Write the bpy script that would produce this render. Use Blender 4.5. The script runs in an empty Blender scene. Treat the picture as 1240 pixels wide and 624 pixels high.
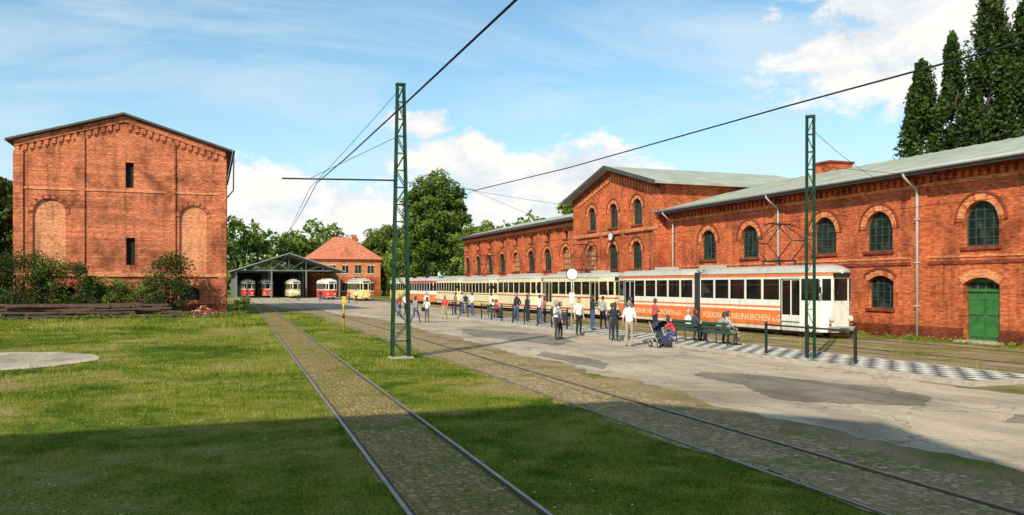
import bpy, bmesh, math, random
import numpy as np
from mathutils import Vector, Matrix
random.seed(7); rng=np.random.default_rng(7)
scene=bpy.context.scene
COL=scene.collection
# ------------------------------------------------------------------ materials
def newmat(name):
    m=bpy.data.materials.new(name); m.use_nodes=True
    nt=m.node_tree; b=nt.nodes.get('Principled BSDF'); return m,nt,b
def N(nt,t,**k):
    n=nt.nodes.new(t)
    for a,v in k.items(): setattr(n,a,v)
    return n
def ramp(nt,fac,stops):
    r=N(nt,'ShaderNodeValToRGB'); e=r.color_ramp.elements
    while len(e)<len(stops): e.new(0.5)
    for i,(p,c) in enumerate(stops):
        e[i].position=p; e[i].color=(c[0],c[1],c[2],1) if isinstance(c,(tuple,list)) else (c,c,c,1)
    nt.links.new(fac,r.inputs[0]); return r.outputs[0]
def mix(nt,fac,a,b,mode='MIX'):
    m=N(nt,'ShaderNodeMix',data_type='RGBA',blend_type=mode)
    for s,v in ((m.inputs[0],fac),(m.inputs[6],a),(m.inputs[7],b)):
        if hasattr(v,'links'): nt.links.new(v,s)
        elif isinstance(v,(tuple,list)): s.default_value=(v[0],v[1],v[2],1)
        else: s.default_value=v
    return m.outputs[2]
def math_(nt,op,a,b=0.0,clamp=False):
    m=N(nt,'ShaderNodeMath',operation=op,use_clamp=clamp)
    for s,v in ((m.inputs[0],a),(m.inputs[1],b)):
        if hasattr(v,'links'): nt.links.new(v,s)
        else: s.default_value=v
    return m.outputs[0]
def noise(nt,vec,scale,detail=4,rough=.6,dist=0.0):
    n=N(nt,'ShaderNodeTexNoise'); n.inputs['Scale'].default_value=scale; n.inputs['Detail'].default_value=detail
    n.inputs['Roughness'].default_value=rough; n.inputs['Distortion'].default_value=dist
    if vec is not None: nt.links.new(vec,n.inputs['Vector'])
    return n.outputs['Fac']
def objco(nt): return N(nt,'ShaderNodeTexCoord').outputs['Object']
def scaled(nt,vec,s):
    m=N(nt,'ShaderNodeMapping'); m.inputs['Scale'].default_value=s; nt.links.new(vec,m.inputs['Vector']); return m.outputs[0]
def bump(nt,b,h,strength=.4,dist=.02):
    n=N(nt,'ShaderNodeBump'); n.inputs['Strength'].default_value=strength; n.inputs['Distance'].default_value=dist
    nt.links.new(h,n.inputs['Height']); nt.links.new(n.outputs[0],b.inputs['Normal'])
def simple(name,c,rough=.6,var=.18,scale=6,metal=0.0,bmp=0.0,spec=.5):
    m,nt,b=newmat(name); o=objco(nt)
    n1=noise(nt,o,scale,4)
    lo=tuple(x*(1-var) for x in c); hi=tuple(min(1,x*(1+var)) for x in c)
    col=ramp(nt,n1,[(.3,lo),(.7,hi)]); nt.links.new(col,b.inputs['Base Color'])
    b.inputs['Roughness'].default_value=rough; b.inputs['Metallic'].default_value=metal
    b.inputs['Specular IOR Level'].default_value=spec
    if bmp: bump(nt,b,noise(nt,o,scale*4,2),bmp,.01)
    return m
def brickmat(name,c1,c2,mortar,stain=.5,course=0.0,bw=.26,rh=.085):
    m,nt,b=newmat(name); o=objco(nt)
    s=N(nt,'ShaderNodeSeparateXYZ'); nt.links.new(o,s.inputs[0])
    xy=math_(nt,'ADD',s.outputs[0],s.outputs[1])
    cb=N(nt,'ShaderNodeCombineXYZ'); nt.links.new(xy,cb.inputs[0]); nt.links.new(s.outputs[2],cb.inputs[1])
    br=N(nt,'ShaderNodeTexBrick'); nt.links.new(cb.outputs[0],br.inputs['Vector'])
    br.inputs['Scale'].default_value=1; br.inputs['Brick Width'].default_value=bw; br.inputs['Row Height'].default_value=rh
    br.inputs['Mortar Size'].default_value=.009; br.inputs['Mortar Smooth'].default_value=.3
    br.inputs['Color1'].default_value=(*c1,1); br.inputs['Color2'].default_value=(*c2,1); br.inputs['Mortar'].default_value=(*mortar,1)
    n1=noise(nt,o,.55,5,.65,.4); st=ramp(nt,n1,[(.33,1-stain),(.54,1.0),(.8,1.15)])
    col=mix(nt,1.0,br.outputs[0],st,'MULTIPLY')
    n3=noise(nt,scaled(nt,cb.outputs[0],(3.8,11.7,1)),1.0,1,.5); col=mix(nt,1.0,col,ramp(nt,n3,[(.25,.6),(.5,1.03),(.75,1.4)]),'MULTIPLY')
    if course:
        n2=noise(nt,scaled(nt,o,(.12,.12,5.0)),1.3,4,.7); col=mix(nt,1.0,col,ramp(nt,n2,[(.3,1-course),(.7,1.2)]),'MULTIPLY')
    n4=noise(nt,scaled(nt,cb.outputs[0],(1.6,.13,1)),1.0,4,.6); col=mix(nt,1.0,col,ramp(nt,n4,[(.34,.66),(.48,1.0)]),'MULTIPLY')
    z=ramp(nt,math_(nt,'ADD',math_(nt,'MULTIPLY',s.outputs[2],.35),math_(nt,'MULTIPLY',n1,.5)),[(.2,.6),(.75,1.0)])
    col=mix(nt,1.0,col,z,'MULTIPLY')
    nt.links.new(col,b.inputs['Base Color']); b.inputs['Roughness'].default_value=.92; b.inputs['Specular IOR Level'].default_value=.12
    return m
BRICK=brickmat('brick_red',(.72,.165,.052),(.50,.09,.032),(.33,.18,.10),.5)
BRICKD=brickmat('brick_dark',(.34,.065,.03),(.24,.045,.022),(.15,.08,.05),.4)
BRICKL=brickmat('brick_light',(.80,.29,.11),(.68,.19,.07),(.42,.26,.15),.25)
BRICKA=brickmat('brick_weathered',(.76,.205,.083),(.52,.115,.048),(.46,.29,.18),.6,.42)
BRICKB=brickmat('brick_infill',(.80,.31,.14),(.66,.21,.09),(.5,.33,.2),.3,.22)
ZINC=simple('roof_felt',(.37,.38,.30),.85,.22,.6)
ZINCD=simple('roof_edge_dark',(.06,.065,.06),.7)
PIPE=simple('zinc_pipe',(.5,.5,.46),.5,.1,3)
WGREEN=simple('window_frame_green',(.025,.07,.038),.6)
DGREEN=simple('door_green',(.035,.16,.035),.55,.3,3)
STONE=simple('stone',(.44,.38,.29),.85,.25,5)
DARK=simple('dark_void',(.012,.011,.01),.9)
def glassmat(name,c=(.012,.015,.015),rough=.16):
    m,nt,b=newmat(name); o=objco(nt)
    n1=noise(nt,o,1.7,2); col=ramp(nt,n1,[(.45,c),(.70,tuple(x*4 for x in c))]); nt.links.new(col,b.inputs['Base Color'])
    b.inputs['Roughness'].default_value=rough; b.inputs['Specular IOR Level'].default_value=.2; bump(nt,b,noise(nt,o,2.6,1),.3,.08); return m
GLASS=glassmat('window_glass')
def tramglass():
    m,nt,b=newmat('tram_glass'); out=nt.nodes['Material Output']
    b.inputs['Base Color'].default_value=(.012,.014,.015,1); b.inputs['Roughness'].default_value=.05
    t=N(nt,'ShaderNodeBsdfTransparent'); t.inputs[0].default_value=(.55,.6,.57,1)
    mx=N(nt,'ShaderNodeMixShader'); mx.inputs[0].default_value=.55
    nt.links.new(t.outputs[0],mx.inputs[1]); nt.links.new(b.outputs[0],mx.inputs[2]); nt.links.new(mx.outputs[0],out.inputs[0]); return m
TGLASS=tramglass()
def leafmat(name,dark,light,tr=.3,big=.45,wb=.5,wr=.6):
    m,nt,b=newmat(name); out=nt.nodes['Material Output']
    at=N(nt,'ShaderNodeAttribute',attribute_name='tone'); o=objco(nt)  # per-leaf tone: random, plus top light painted in by leafquads
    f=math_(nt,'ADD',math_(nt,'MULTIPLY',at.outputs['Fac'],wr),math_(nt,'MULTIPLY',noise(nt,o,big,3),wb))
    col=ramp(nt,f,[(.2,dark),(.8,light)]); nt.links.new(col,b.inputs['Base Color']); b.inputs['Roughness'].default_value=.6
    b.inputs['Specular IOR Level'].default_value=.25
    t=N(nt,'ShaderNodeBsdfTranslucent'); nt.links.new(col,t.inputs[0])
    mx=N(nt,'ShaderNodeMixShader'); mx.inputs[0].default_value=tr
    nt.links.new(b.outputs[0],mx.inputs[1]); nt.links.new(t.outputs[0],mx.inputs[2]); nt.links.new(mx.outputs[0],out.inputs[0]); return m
LEAF=leafmat('foliage',(.03,.065,.010),(.18,.25,.035))
LEAFD=leafmat('foliage_dark',(.012,.030,.007),(.075,.12,.02))
LEAFL=leafmat('foliage_light',(.055,.1,.012),(.26,.33,.045))
BARK=simple('bark',(.09,.065,.045),.9,.3,5,bmp=.5)
def grasstone(nt,o,n3):
    n1=noise(nt,o,.17,4,.68,.8); n2=noise(nt,o,1.3,4,.72,.3)
    f=math_(nt,'ADD',math_(nt,'MULTIPLY',n1,.62),math_(nt,'MULTIPLY',n2,.38)); f=math_(nt,'ADD',f,math_(nt,'MULTIPLY',n3,.14))
    return f
def grassground():
    m,nt,b=newmat('grass_ground'); o=objco(nt)
    n3=noise(nt,o,18,3,.7); f=grasstone(nt,o,n3)
    col=ramp(nt,f,[(.47,(.07,.12,.010)),(.55,(.16,.20,.02)),(.61,(.27,.24,.045)),(.68,(.36,.27,.13))])
    sp=ramp(nt,n3,[(.35,.4),(.62,1.15)]); col=mix(nt,1.0,col,sp,'MULTIPLY')
    nt.links.new(col,b.inputs['Base Color']); b.inputs['Roughness'].default_value=.95; b.inputs['Specular IOR Level'].default_value=.05
    bump(nt,b,n3,.8,.05); return m
GRASS=grassground()
def blademat():
    m,nt,b=newmat('grass_blades'); out=nt.nodes['Material Output']; o=objco(nt)
    at=N(nt,'ShaderNodeAttribute',attribute_name='tone'); f=grasstone(nt,o,at.outputs['Fac'])
    col=ramp(nt,f,[(.46,(.06,.115,.007)),(.54,(.165,.23,.018)),(.61,(.33,.35,.04)),(.70,(.50,.40,.16))])
    nt.links.new(col,b.inputs['Base Color']); b.inputs['Roughness'].default_value=.7; b.inputs['Specular IOR Level'].default_value=.1
    t=N(nt,'ShaderNodeBsdfTranslucent'); nt.links.new(col,t.inputs[0])
    mx=N(nt,'ShaderNodeMixShader'); mx.inputs[0].default_value=.35
    nt.links.new(b.outputs[0],mx.inputs[1]); nt.links.new(t.outputs[0],mx.inputs[2]); nt.links.new(mx.outputs[0],out.inputs[0]); return m
BLADE=blademat()
def asphalt(name,base):
    m,nt,b=newmat(name); o=objco(nt)
    n1=noise(nt,o,.22,5,.62,.5); n2=noise(nt,o,38,2,.7); n3=noise(nt,scaled(nt,o,(1,.22,1)),1.2,4,.65)
    hi=base; lo=tuple(x*.66 for x in base)
    col=ramp(nt,n1,[(.36,lo),(.52,hi),(.75,tuple(x*1.12 for x in hi))])
    col=mix(nt,1.0,col,ramp(nt,n2,[(.3,.66),(.7,1.22)]),'MULTIPLY')
    col=mix(nt,1.0,col,ramp(nt,n3,[(.35,.78),(.6,1.06)]),'MULTIPLY')
    v=N(nt,'ShaderNodeTexVoronoi',feature='DISTANCE_TO_EDGE'); v.inputs['Scale'].default_value=.35
    w=N(nt,'ShaderNodeVectorMath',operation='ADD'); nn=N(nt,'ShaderNodeTexNoise'); nn.inputs['Scale'].default_value=1.6; nn.inputs['Detail'].default_value=4
    nt.links.new(o,nn.inputs['Vector']); nt.links.new(o,w.inputs[0]); nt.links.new(nn.outputs['Color'],w.inputs[1]); nt.links.new(w.outputs[0],v.inputs['Vector'])
    col=mix(nt,1.0,col,ramp(nt,v.outputs[0],[(.0,.5),(.012,1.0)]),'MULTIPLY')
    nt.links.new(col,b.inputs['Base Color']); b.inputs['Roughness'].default_value=.92; b.inputs['Specular IOR Level'].default_value=.12
    bump(nt,b,n2,.4,.01); return m
ASPH=asphalt('asphalt_old',(.53,.42,.295)); ASPH2=asphalt('asphalt_patch',(.28,.23,.17)); CONC=asphalt('concrete_slab',(.56,.47,.34))
def cobble(name,c,joint,scale=7.5,green=.5,gth=.5):
    m,nt,b=newmat(name); o=objco(nt)
    v=N(nt,'ShaderNodeTexVoronoi',feature='DISTANCE_TO_EDGE'); v.inputs['Scale'].default_value=scale; nt.links.new(o,v.inputs['Vector']); v.inputs['Randomness'].default_value=.7
    v2=N(nt,'ShaderNodeTexVoronoi'); v2.inputs['Scale'].default_value=scale; nt.links.new(o,v2.inputs['Vector']); v2.inputs['Randomness'].default_value=.7
    n1=noise(nt,o,.6,4,.7); n2=noise(nt,o,6,4,.78)
    sv=N(nt,'ShaderNodeSeparateColor'); nt.links.new(v2.outputs['Color'],sv.inputs[0])
    stone=mix(nt,sv.outputs[0],tuple(x*.65 for x in c),tuple(x*1.3 for x in c))
    col=mix(nt,ramp(nt,v.outputs[0],[(.04,0.0),(.14,1.0)]),joint,stone)
    fm=math_(nt,'ADD',math_(nt,'MULTIPLY',n1,.5),math_(nt,'MULTIPLY',n2,.5))
    sand=ramp(nt,n2,[(.45,0.0),(.6,.8)]); col=mix(nt,sand,col,tuple(x*.8 for x in c))
    cover=ramp(nt,fm,[(gth,0.0),(gth+.06,green)])
    col=mix(nt,cover,col,(.15,.16,.022))
    nt.links.new(col,b.inputs['Base Color']); b.inputs['Roughness'].default_value=.92; b.inputs['Specular IOR Level'].default_value=.08
    bump(nt,b,v.outputs[0],.9,.08); return m
COB=cobble('cobblestone',(.42,.285,.13),(.15,.11,.035),8.5,.85,.49)
COB2=cobble('cobblestone_dusty',(.45,.32,.18),(.22,.16,.075),7,.8,.52)
def dirtmat():
    m,nt,b=newmat('dirt_gravel'); o=objco(nt)
    n1=noise(nt,o,.4,5,.65,.4); n2=noise(nt,o,22,3,.7)
    col=ramp(nt,n1,[(.36,(.14,.165,.03)),(.46,(.27,.20,.09)),(.62,(.40,.29,.165)),(.75,(.29,.21,.12))])
    col=mix(nt,1.0,col,ramp(nt,n2,[(.3,.55),(.7,1.25)]),'MULTIPLY'); nt.links.new(col,b.inputs['Base Color'])
    b.inputs['Roughness'].default_value=.95; b.inputs['Specular IOR Level'].default_value=.1; bump(nt,b,n2,.8,.03); return m
DIRT=dirtmat()
def checker():
    m,nt,b=newmat('checker_paving'); o=objco(nt)
    c=N(nt,'ShaderNodeTexChecker'); c.inputs['Scale'].default_value=2.5; nt.links.new(o,c.inputs[0])
    c.inputs[1].default_value=(.70,.64,.53,1); c.inputs[2].default_value=(.13,.12,.10,1)
    col=mix(nt,1.0,c.outputs[0],ramp(nt,noise(nt,o,1.3,5,.7),[(.3,.6),(.65,1.08)]),'MULTIPLY'); nt.links.new(col,b.inputs['Base Color']); b.inputs['Roughness'].default_value=.85; return m
CHECK=checker()
RAIL=simple('rail_steel',(.28,.21,.15),.4,.3,3,metal=.5)
GROOVE=simple('rail_groove',(.07,.05,.028),.95)
MASTG=simple('mast_green',(.012,.05,.025),.6,.4,3,spec=.3)
IRON=simple('black_iron',(.02,.022,.022),.45)
WIRE=simple('wire_dark',(.015,.015,.015),.7)
YEL=simple('yellow_paint',(.75,.52,.03),.5)
WHITE=simple('white_paint',(.78,.77,.72),.4,.06,3)
RUST=simple('rusty_steel',(.10,.05,.032),.85,.5,3,bmp=.5)
def paint(name,c,rough=.32):
    m,nt,b=newmat(name); o=objco(nt); n=noise(nt,scaled(nt,o,(1,1,.3)),2.2,5,.65)
    sp=N(nt,'ShaderNodeSeparateXYZ'); nt.links.new(o,sp.inputs[0])
    col=ramp(nt,n,[(.32,tuple(x*.8 for x in c)),(.56,c)])
    dirt=ramp(nt,math_(nt,'ADD',math_(nt,'MULTIPLY',sp.outputs[2],.6),math_(nt,'MULTIPLY',n,.5)),[(.38,.66),(.68,1.0)]); col=mix(nt,1.0,col,dirt,'MULTIPLY')
    nt.links.new(col,b.inputs['Base Color'])
    r=ramp(nt,n,[(.3,rough+.2),(.7,rough)]); nt.links.new(r,b.inputs['Roughness']); return m
TW=paint('tram_white',(.82,.79,.67)); TC=paint('tram_cream',(.80,.70,.42)); TO=paint('tram_orange',(.82,.20,.045)); TR=paint('tram_red',(.6,.05,.03))
TG=paint('tram_grey_roof',(.46,.44,.38),.6); TDK=paint('tram_underframe',(.035,.033,.03),.8); TY=paint('tram_yellow',(.80,.60,.2))
RUB=simple('bellows_rubber',(.03,.03,.03),.8); SEAT=simple('tram_seat',(.2,.11,.06),.7); LAMP=simple('lamp_lens',(.7,.7,.65),.15,.05)
SKIN=simple('skin',(.55,.33,.23),.6,.08,8)
# ------------------------------------------------------------------ mesh builder
def FW(u,z,n): return Vector((u,n,z))
class Mesher:
    def __init__(s): s.v=[];s.f=[];s.m=[];s.mats=[];s.sm=[]
    def mi(s,mat):
        if mat not in s.mats: s.mats.append(mat)
        return s.mats.index(mat)
    def face(s,pts,mat,smooth=False):
        b=len(s.v); s.v+= [tuple(p) for p in pts]; s.f.append(tuple(range(b,b+len(pts)))); s.m.append(s.mi(mat)); s.sm.append(smooth)
    def raw(s,vs,fs,mat,smooth=False):
        b=len(s.v); s.v+=[tuple(p) for p in vs]; k=s.mi(mat)
        for f in fs: s.f.append(tuple(i+b for i in f)); s.m.append(k); s.sm.append(smooth)
    def box(s,u0,u1,z0,z1,n0,n1,mat,F=FW):
        vs=[F(u,z,n) for n in (n0,n1) for z in (z0,z1) for u in (u0,u1)]
        s.raw(vs,[(0,1,3,2),(4,6,7,5),(0,4,5,1),(2,3,7,6),(0,2,6,4),(1,5,7,3)],mat)
    def chunk(s,c,dims,rot,mat,jit=0):
        vs=[]
        for x in(-.5,.5):
            for y in(-.5,.5):
                for z in(-.5,.5):
                    p=Vector((x*dims[0],y*dims[1],z*dims[2]))
                    if jit: p+=Vector([random.uniform(-jit,jit) for _ in range(3)])
                    vs.append(rot@p+Vector(c))
        s.raw(vs,[(0,1,3,2),(4,6,7,5),(0,4,5,1),(2,3,7,6),(0,2,6,4),(1,5,7,3)],mat)
    def tube(s,pts,r,mat,sides=6,cap=True,flat=1.0):
        pts=[Vector(p) for p in pts]; rs=r if isinstance(r,(list,tuple)) else [r]*len(pts)
        rings=[]; ref=None
        for i,p in enumerate(pts):
            d=(pts[min(i+1,len(pts)-1)]-pts[max(i-1,0)]).normalized()
            if ref is None: ref=Vector((0,0,1)) if abs(d.z)<.9 else Vector((1,0,0))
            a=d.cross(ref).normalized(); b=a.cross(d).normalized(); ref=b
            rings.append([p+a*math.cos(t)*rs[i]+b*math.sin(t)*rs[i]*flat for t in [2*math.pi*k/sides for k in range(sides)]])
        vs=[q for R in rings for q in R]; fs=[]
        for i in range(len(pts)-1):
            for k in range(sides):
                k2=(k+1)%sides; fs.append((i*sides+k,i*sides+k2,(i+1)*sides+k2,(i+1)*sides+k))
        s.raw(vs,fs,mat,True)
        if cap:
            s.face(rings[0][::-1],mat); s.face(rings[-1],mat)
    def bar(s,a,b,w,h,mat):
        a=Vector(a);b=Vector(b);d=(b-a);l=d.length;d.normalize()
        ref=Vector((0,0,1)) if abs(d.z)<.95 else Vector((0,1,0))
        x=d.cross(ref).normalized(); z=x.cross(d).normalized()
        R=Matrix((x,d,z)).transposed(); s.chunk((a+b)/2,(w,l,h),R,mat)
    def ell(s,c,r,mat,nu=12,nv=8,fn=None,keep=None):
        c=Vector(c); vs=[];fs=[]
        for j in range(nv+1):
            ph=math.pi*j/nv
            for i in range(nu):
                th=2*math.pi*i/nu; p=Vector((math.sin(ph)*math.cos(th),math.sin(ph)*math.sin(th),math.cos(ph)))
                if fn: p=fn(p)
                vs.append(c+Vector((p.x*r[0],p.y*r[1],p.z*r[2])))
        for j in range(nv):
            for i in range(nu):
                i2=(i+1)%nu; q=(j*nu+i,j*nu+i2,(j+1)*nu+i2,(j+1)*nu+i)
                if keep:
                    cc=sum((Vector(vs[k]) for k in q),Vector())/4-c
                    if not keep(Vector((cc.x/r[0],cc.y/r[1],cc.z/r[2]))): continue
                fs.append(q)
        s.raw(vs,fs,mat,True)
    def disc(s,c,axis,r,th,mat,n=16):
        axis=Vector(axis).normalized(); c=Vector(c); s.tube([c-axis*th/2,c+axis*th/2],r,mat,n)
    def slab(s,pts,th,mat):
        pts=[Vector(p) for p in pts]; n=len(pts); lo=[p-Vector((0,0,th)) for p in pts]
        s.raw(pts+lo,[tuple(range(n)),tuple(range(2*n-1,n-1,-1))]+[(i,(i+1)%n,n+(i+1)%n,n+i) for i in range(n)],mat)
    def build(s,name,parent=None,loc=None,merge=False):
        me=bpy.data.meshes.new(name); me.from_pydata([tuple(v) for v in s.v],[],s.f)
        for m in s.mats: me.materials.append(m)
        me.polygons.foreach_set('material_index',s.m); me.polygons.foreach_set('use_smooth',s.sm)
        bm=bmesh.new(); bm.from_mesh(me)
        bmesh.ops.remove_doubles(bm,verts=bm.verts,dist=1e-5)
        bmesh.ops.recalc_face_normals(bm,faces=bm.faces); bm.to_mesh(me); bm.free()
        me.update(); return mkobj(name,me,parent,loc)
def mkobj(name,me,parent=None,loc=None):
    o=bpy.data.objects.new(name,me); COL.objects.link(o)
    if loc is not None: o.location=loc
    if parent is not None:
        o.parent=parent; o.matrix_parent_inverse=Matrix.Translation(-Vector(parent.location))
    return o
def empty(name,loc=(0,0,0)):
    e=bpy.data.objects.new(name,None); e.location=loc; COL.objects.link(e); return e
def npmesh(name,verts,k,mat,tone=None,parent=None,loc=None):
    n=len(verts); me=bpy.data.meshes.new(name); m=n//k
    me.vertices.add(n); me.vertices.foreach_set('co',verts.astype(np.float32).ravel())
    me.loops.add(n); me.loops.foreach_set('vertex_index',np.arange(n,dtype=np.int32))
    me.polygons.add(m); me.polygons.foreach_set('loop_start',np.arange(0,n,k,dtype=np.int32))
    me.update(calc_edges=True); me.validate()
    me.materials.append(mat)
    if tone is not None:
        a=me.attributes.new('tone','FLOAT','FACE'); a.data.foreach_set('value',tone.astype(np.float32))
    return mkobj(name,me,parent,loc)
# ------------------------------------------------------------------ facade tools
def arch(uc,z0,w,h,rise,n=12):
    R=(w*w/4+rise*rise)/(2*rise); zc=z0+h-R; a=math.asin(min(1,w/2/R))
    if rise>w/2-1e-4: a=math.pi/2
    pts=[(uc-w/2,z0),(uc+w/2,z0)]
    for i in range(n+1):
        t=a-2*a*i/n; pts.append((uc+R*math.sin(t),zc+R*math.cos(t)))
    return pts,R,zc,a
def wall(name,F,outer,holes,th,mat,parent):
    cu=bpy.data.curves.new('tmp','CURVE'); cu.dimensions='2D'; cu.fill_mode='BOTH'; cu.extrude=th/2
    for poly in [outer]+holes:
        sp=cu.splines.new('POLY'); sp.points.add(len(poly)-1)
        for i,(a,b) in enumerate(poly): sp.points[i].co=(a,b,0,1)
        sp.use_cyclic_u=True
    o=bpy.data.objects.new('tmp',cu); COL.objects.link(o); bpy.context.view_layer.update()
    me=bpy.data.meshes.new_from_object(o.evaluated_get(bpy.context.evaluated_depsgraph_get()))
    bpy.data.objects.remove(o)
    for v in me.vertices:
        u,z,n=v.co.x,v.co.y,v.co.z-th/2; v.co=F(u,z,n)
    me.materials.clear(); me.materials.append(mat)
    bm=bmesh.new(); bm.from_mesh(me); bmesh.ops.recalc_face_normals(bm,faces=bm.faces); bm.to_mesh(me); bm.free()
    me.name=name; return mkobj(name,me,parent)
def window(M,F,uc,z0,w,h,rise,frame=WGREEN,glass=GLASS,depth=.24,nv=3,nh=3,ring=.34,sill=True,f=.07,ringm=(BRICKL,BRICKD)):
    out,R,zc,a=arch(uc,z0,w,h,rise)
    inn,_,_,_=arch(uc,z0+f,w-2*f,h-2*f,rise*(w-2*f)/w)
    M.face([F(u,z,-depth) for u,z in out],glass)
    k=len(out); nn=-depth+.05
    for i in range(k):
        j=(i+1)%k
        M.face([F(*out[i],nn),F(*out[j],nn),F(*inn[j],nn),F(*inn[i],nn)],frame)
        M.face([F(*inn[i],nn),F(*inn[j],nn),F(*inn[j],-depth),F(*inn[i],-depth)],frame)
    for i in range(1,nv+1):
        u=uc-w/2+w*i/(nv+1); du=u-uc; zt=zc+math.sqrt(max(0,R*R-du*du))-f
        M.box(u-.022,u+.022,z0+f,zt,-depth+.004,-depth+.04,frame,F)
    for i in range(1,nh+1):
        z=z0+(h)*i/(nh+1); hw=w/2-f
        if z>zc+R*math.cos(a): hw=math.sqrt(max(.0,R*R-(z-zc)**2))-f
        M.box(uc-hw,uc+hw,z-.02,z+.02,-depth+.006,-depth+.043,frame,F)
    if ring:
        n=max(9,int(2*a*(R+ring)/.17))
        for i in range(n):
            t0=-a+2*a*i/n; t1=-a+2*a*(i+1)/n; pr=.055 if i%2 else .045
            m=ringm[0] if i%4 else BRICK
            q=[(uc+r*math.sin(t),zc+r*math.cos(t)) for r,t in ((R,t0),(R,t1),(R+ring,t1),(R+ring,t0))]
            M.face([F(*p,pr) for p in q],m)
            for x in range(4): M.face([F(*q[x],pr),F(*q[(x+1)%4],pr),F(*q[(x+1)%4],0),F(*q[x],0)],m)
        n=16
        for i in range(n):
            t0=-a+2*a*i/n; t1=-a+2*a*(i+1)/n
            q=[(uc+r*math.sin(t),zc+r*math.cos(t)) for r,t in ((R+ring,t0),(R+ring,t1),(R+ring+.09,t1),(R+ring+.09,t0))]
            M.face([F(*p,.10) for p in q],ringm[1])
            for x in range(4): M.face([F(*q[x],.10),F(*q[(x+1)%4],.10),F(*q[(x+1)%4],0),F(*q[x],0)],ringm[1])
    if sill: M.box(uc-w/2-.12,uc+w/2+.12,z0-.14,z0-.002,-.2,.1,BRICKD,F)
    return out
# ------------------------------------------------------------------ WORLD / SUN / CAMERA
w=bpy.data.worlds.new("World"); scene.world=w; w.use_nodes=True; nt=w.node_tree; nt.nodes.clear()
outw=N(nt,'ShaderNodeOutputWorld'); bg=N(nt,'ShaderNodeBackground'); bg.inputs[1].default_value=.10
sky=N(nt,'ShaderNodeTexSky',sky_type='NISHITA'); sky.sun_disc=False; sky.sun_elevation=math.radians(35.3); sky.sun_rotation=math.radians(225)
sky.air_density=1.0; sky.dust_density=.4; sky.ozone_density=1.0
tc=N(nt,'ShaderNodeTexCoord'); G=tc.outputs['Generated']
sx=N(nt,'ShaderNodeSeparateXYZ'); nt.links.new(G,sx.inputs[0])
zz=math_(nt,'ADD',math_(nt,'MAXIMUM',sx.outputs[2],0.0),.13)
cb=N(nt,'ShaderNodeCombineXYZ'); nt.links.new(math_(nt,'DIVIDE',sx.outputs[0],zz),cb.inputs[0]); nt.links.new(math_(nt,'DIVIDE',sx.outputs[1],zz),cb.inputs[1])
cir=noise(nt,scaled(nt,cb.outputs[0],(.75,1.5,1)),1.1,7,.64,.7)
cirm=ramp(nt,cir,[(.43,0.0),(.70,.75)])
def dirv(az,el):
    a=math.radians(az);e=math.radians(el); return Vector((math.sin(a)*math.cos(e),math.cos(a)*math.cos(e),math.sin(e)*2.0))
vs=scaled(nt,G,(1,1,2.0)); acc=None
for az,el,r in [(47.5,15.8,.22),(43.8,14.4,.16),(50.5,16.5,.22),(54,12,.18),(48.5,13.0,.18),(45,17.5,.16),(16.2,8.8,.10),(14.2,10.9,.07),(18.5,7.4,.09),(2.6,5.6,.14),(8.5,4.6,.13),(-2,3.5,.12),(22,6,.15),(25.5,7.6,.14),(19,4,.13),(13,4.2,.12),(28,6.5,.12),(-30,9,.2),(-60,12,.25),(80,10,.25),(110,8,.25),(180,16,.3)]:
    d=N(nt,'ShaderNodeVectorMath',operation='DISTANCE'); nt.links.new(vs,d.inputs[0]); d.inputs[1].default_value=dirv(az,el)
    m=N(nt,'ShaderNodeMapRange'); nt.links.new(d.outputs['Value'],m.inputs[0]); m.inputs[1].default_value=0; m.inputs[2].default_value=r; m.inputs[3].default_value=1; m.inputs[4].default_value=0
    acc=m.outputs[0] if acc is None else math_(nt,'MAXIMUM',acc,m.outputs[0])
cn=noise(nt,scaled(nt,G,(1,1,1.7)),13,7,.64,.25)
cum=math_(nt,'ADD',math_(nt,'MULTIPLY',acc,.62),math_(nt,'MULTIPLY',cn,1.15))
cumm=ramp(nt,cum,[(.78,0.0),(.93,1.0)])
cumm=math_(nt,'MULTIPLY',cumm,ramp(nt,acc,[(.0,0.0),(.2,1.0)]))
hz=ramp(nt,sx.outputs[2],[(.0,.72),(.10,.40),(.25,.10),(.5,0.0)])
skyc=mix(nt,1.0,sky.outputs[0],(1.25,1.66,1.66),'MULTIPLY')
c1=mix(nt,hz,skyc,(6.4,8.0,9.1))
c2=mix(nt,cirm,c1,(7.2,8.5,9.3))
cc=mix(nt,ramp(nt,cn,[(.38,0.0),(.56,1.0)]),(7.6,8.2,8.8),(10.2,10.1,9.8))
c3=mix(nt,cumm,c2,cc)
nt.links.new(c3,bg.inputs[0]); nt.links.new(bg.outputs[0],outw.inputs[0])
sl=bpy.data.lights.new('sun','SUN'); sl.energy=5.0; sl.angle=math.radians(.5); sl.color=(1,.93,.77)
so=bpy.data.objects.new('sun',sl); COL.objects.link(so); so.location=(-30,-30,40); so.rotation_euler=Vector((1,1,-1)).to_track_quat('-Z','Y').to_euler()
cam=bpy.data.cameras.new('camera'); cam.lens=29.03; cam.sensor_width=36; cam.shift_y=.0266; cam.clip_end=3000; cam.clip_start=.1
co=bpy.data.objects.new('camera',cam); COL.objects.link(co); co.location=(0,0,2.5); co.rotation_euler=(math.radians(90),0,math.radians(-20.3)); scene.camera=co
scene.view_settings.view_transform='Standard'; scene.view_settings.look='None'; scene.view_settings.exposure=0
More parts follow.
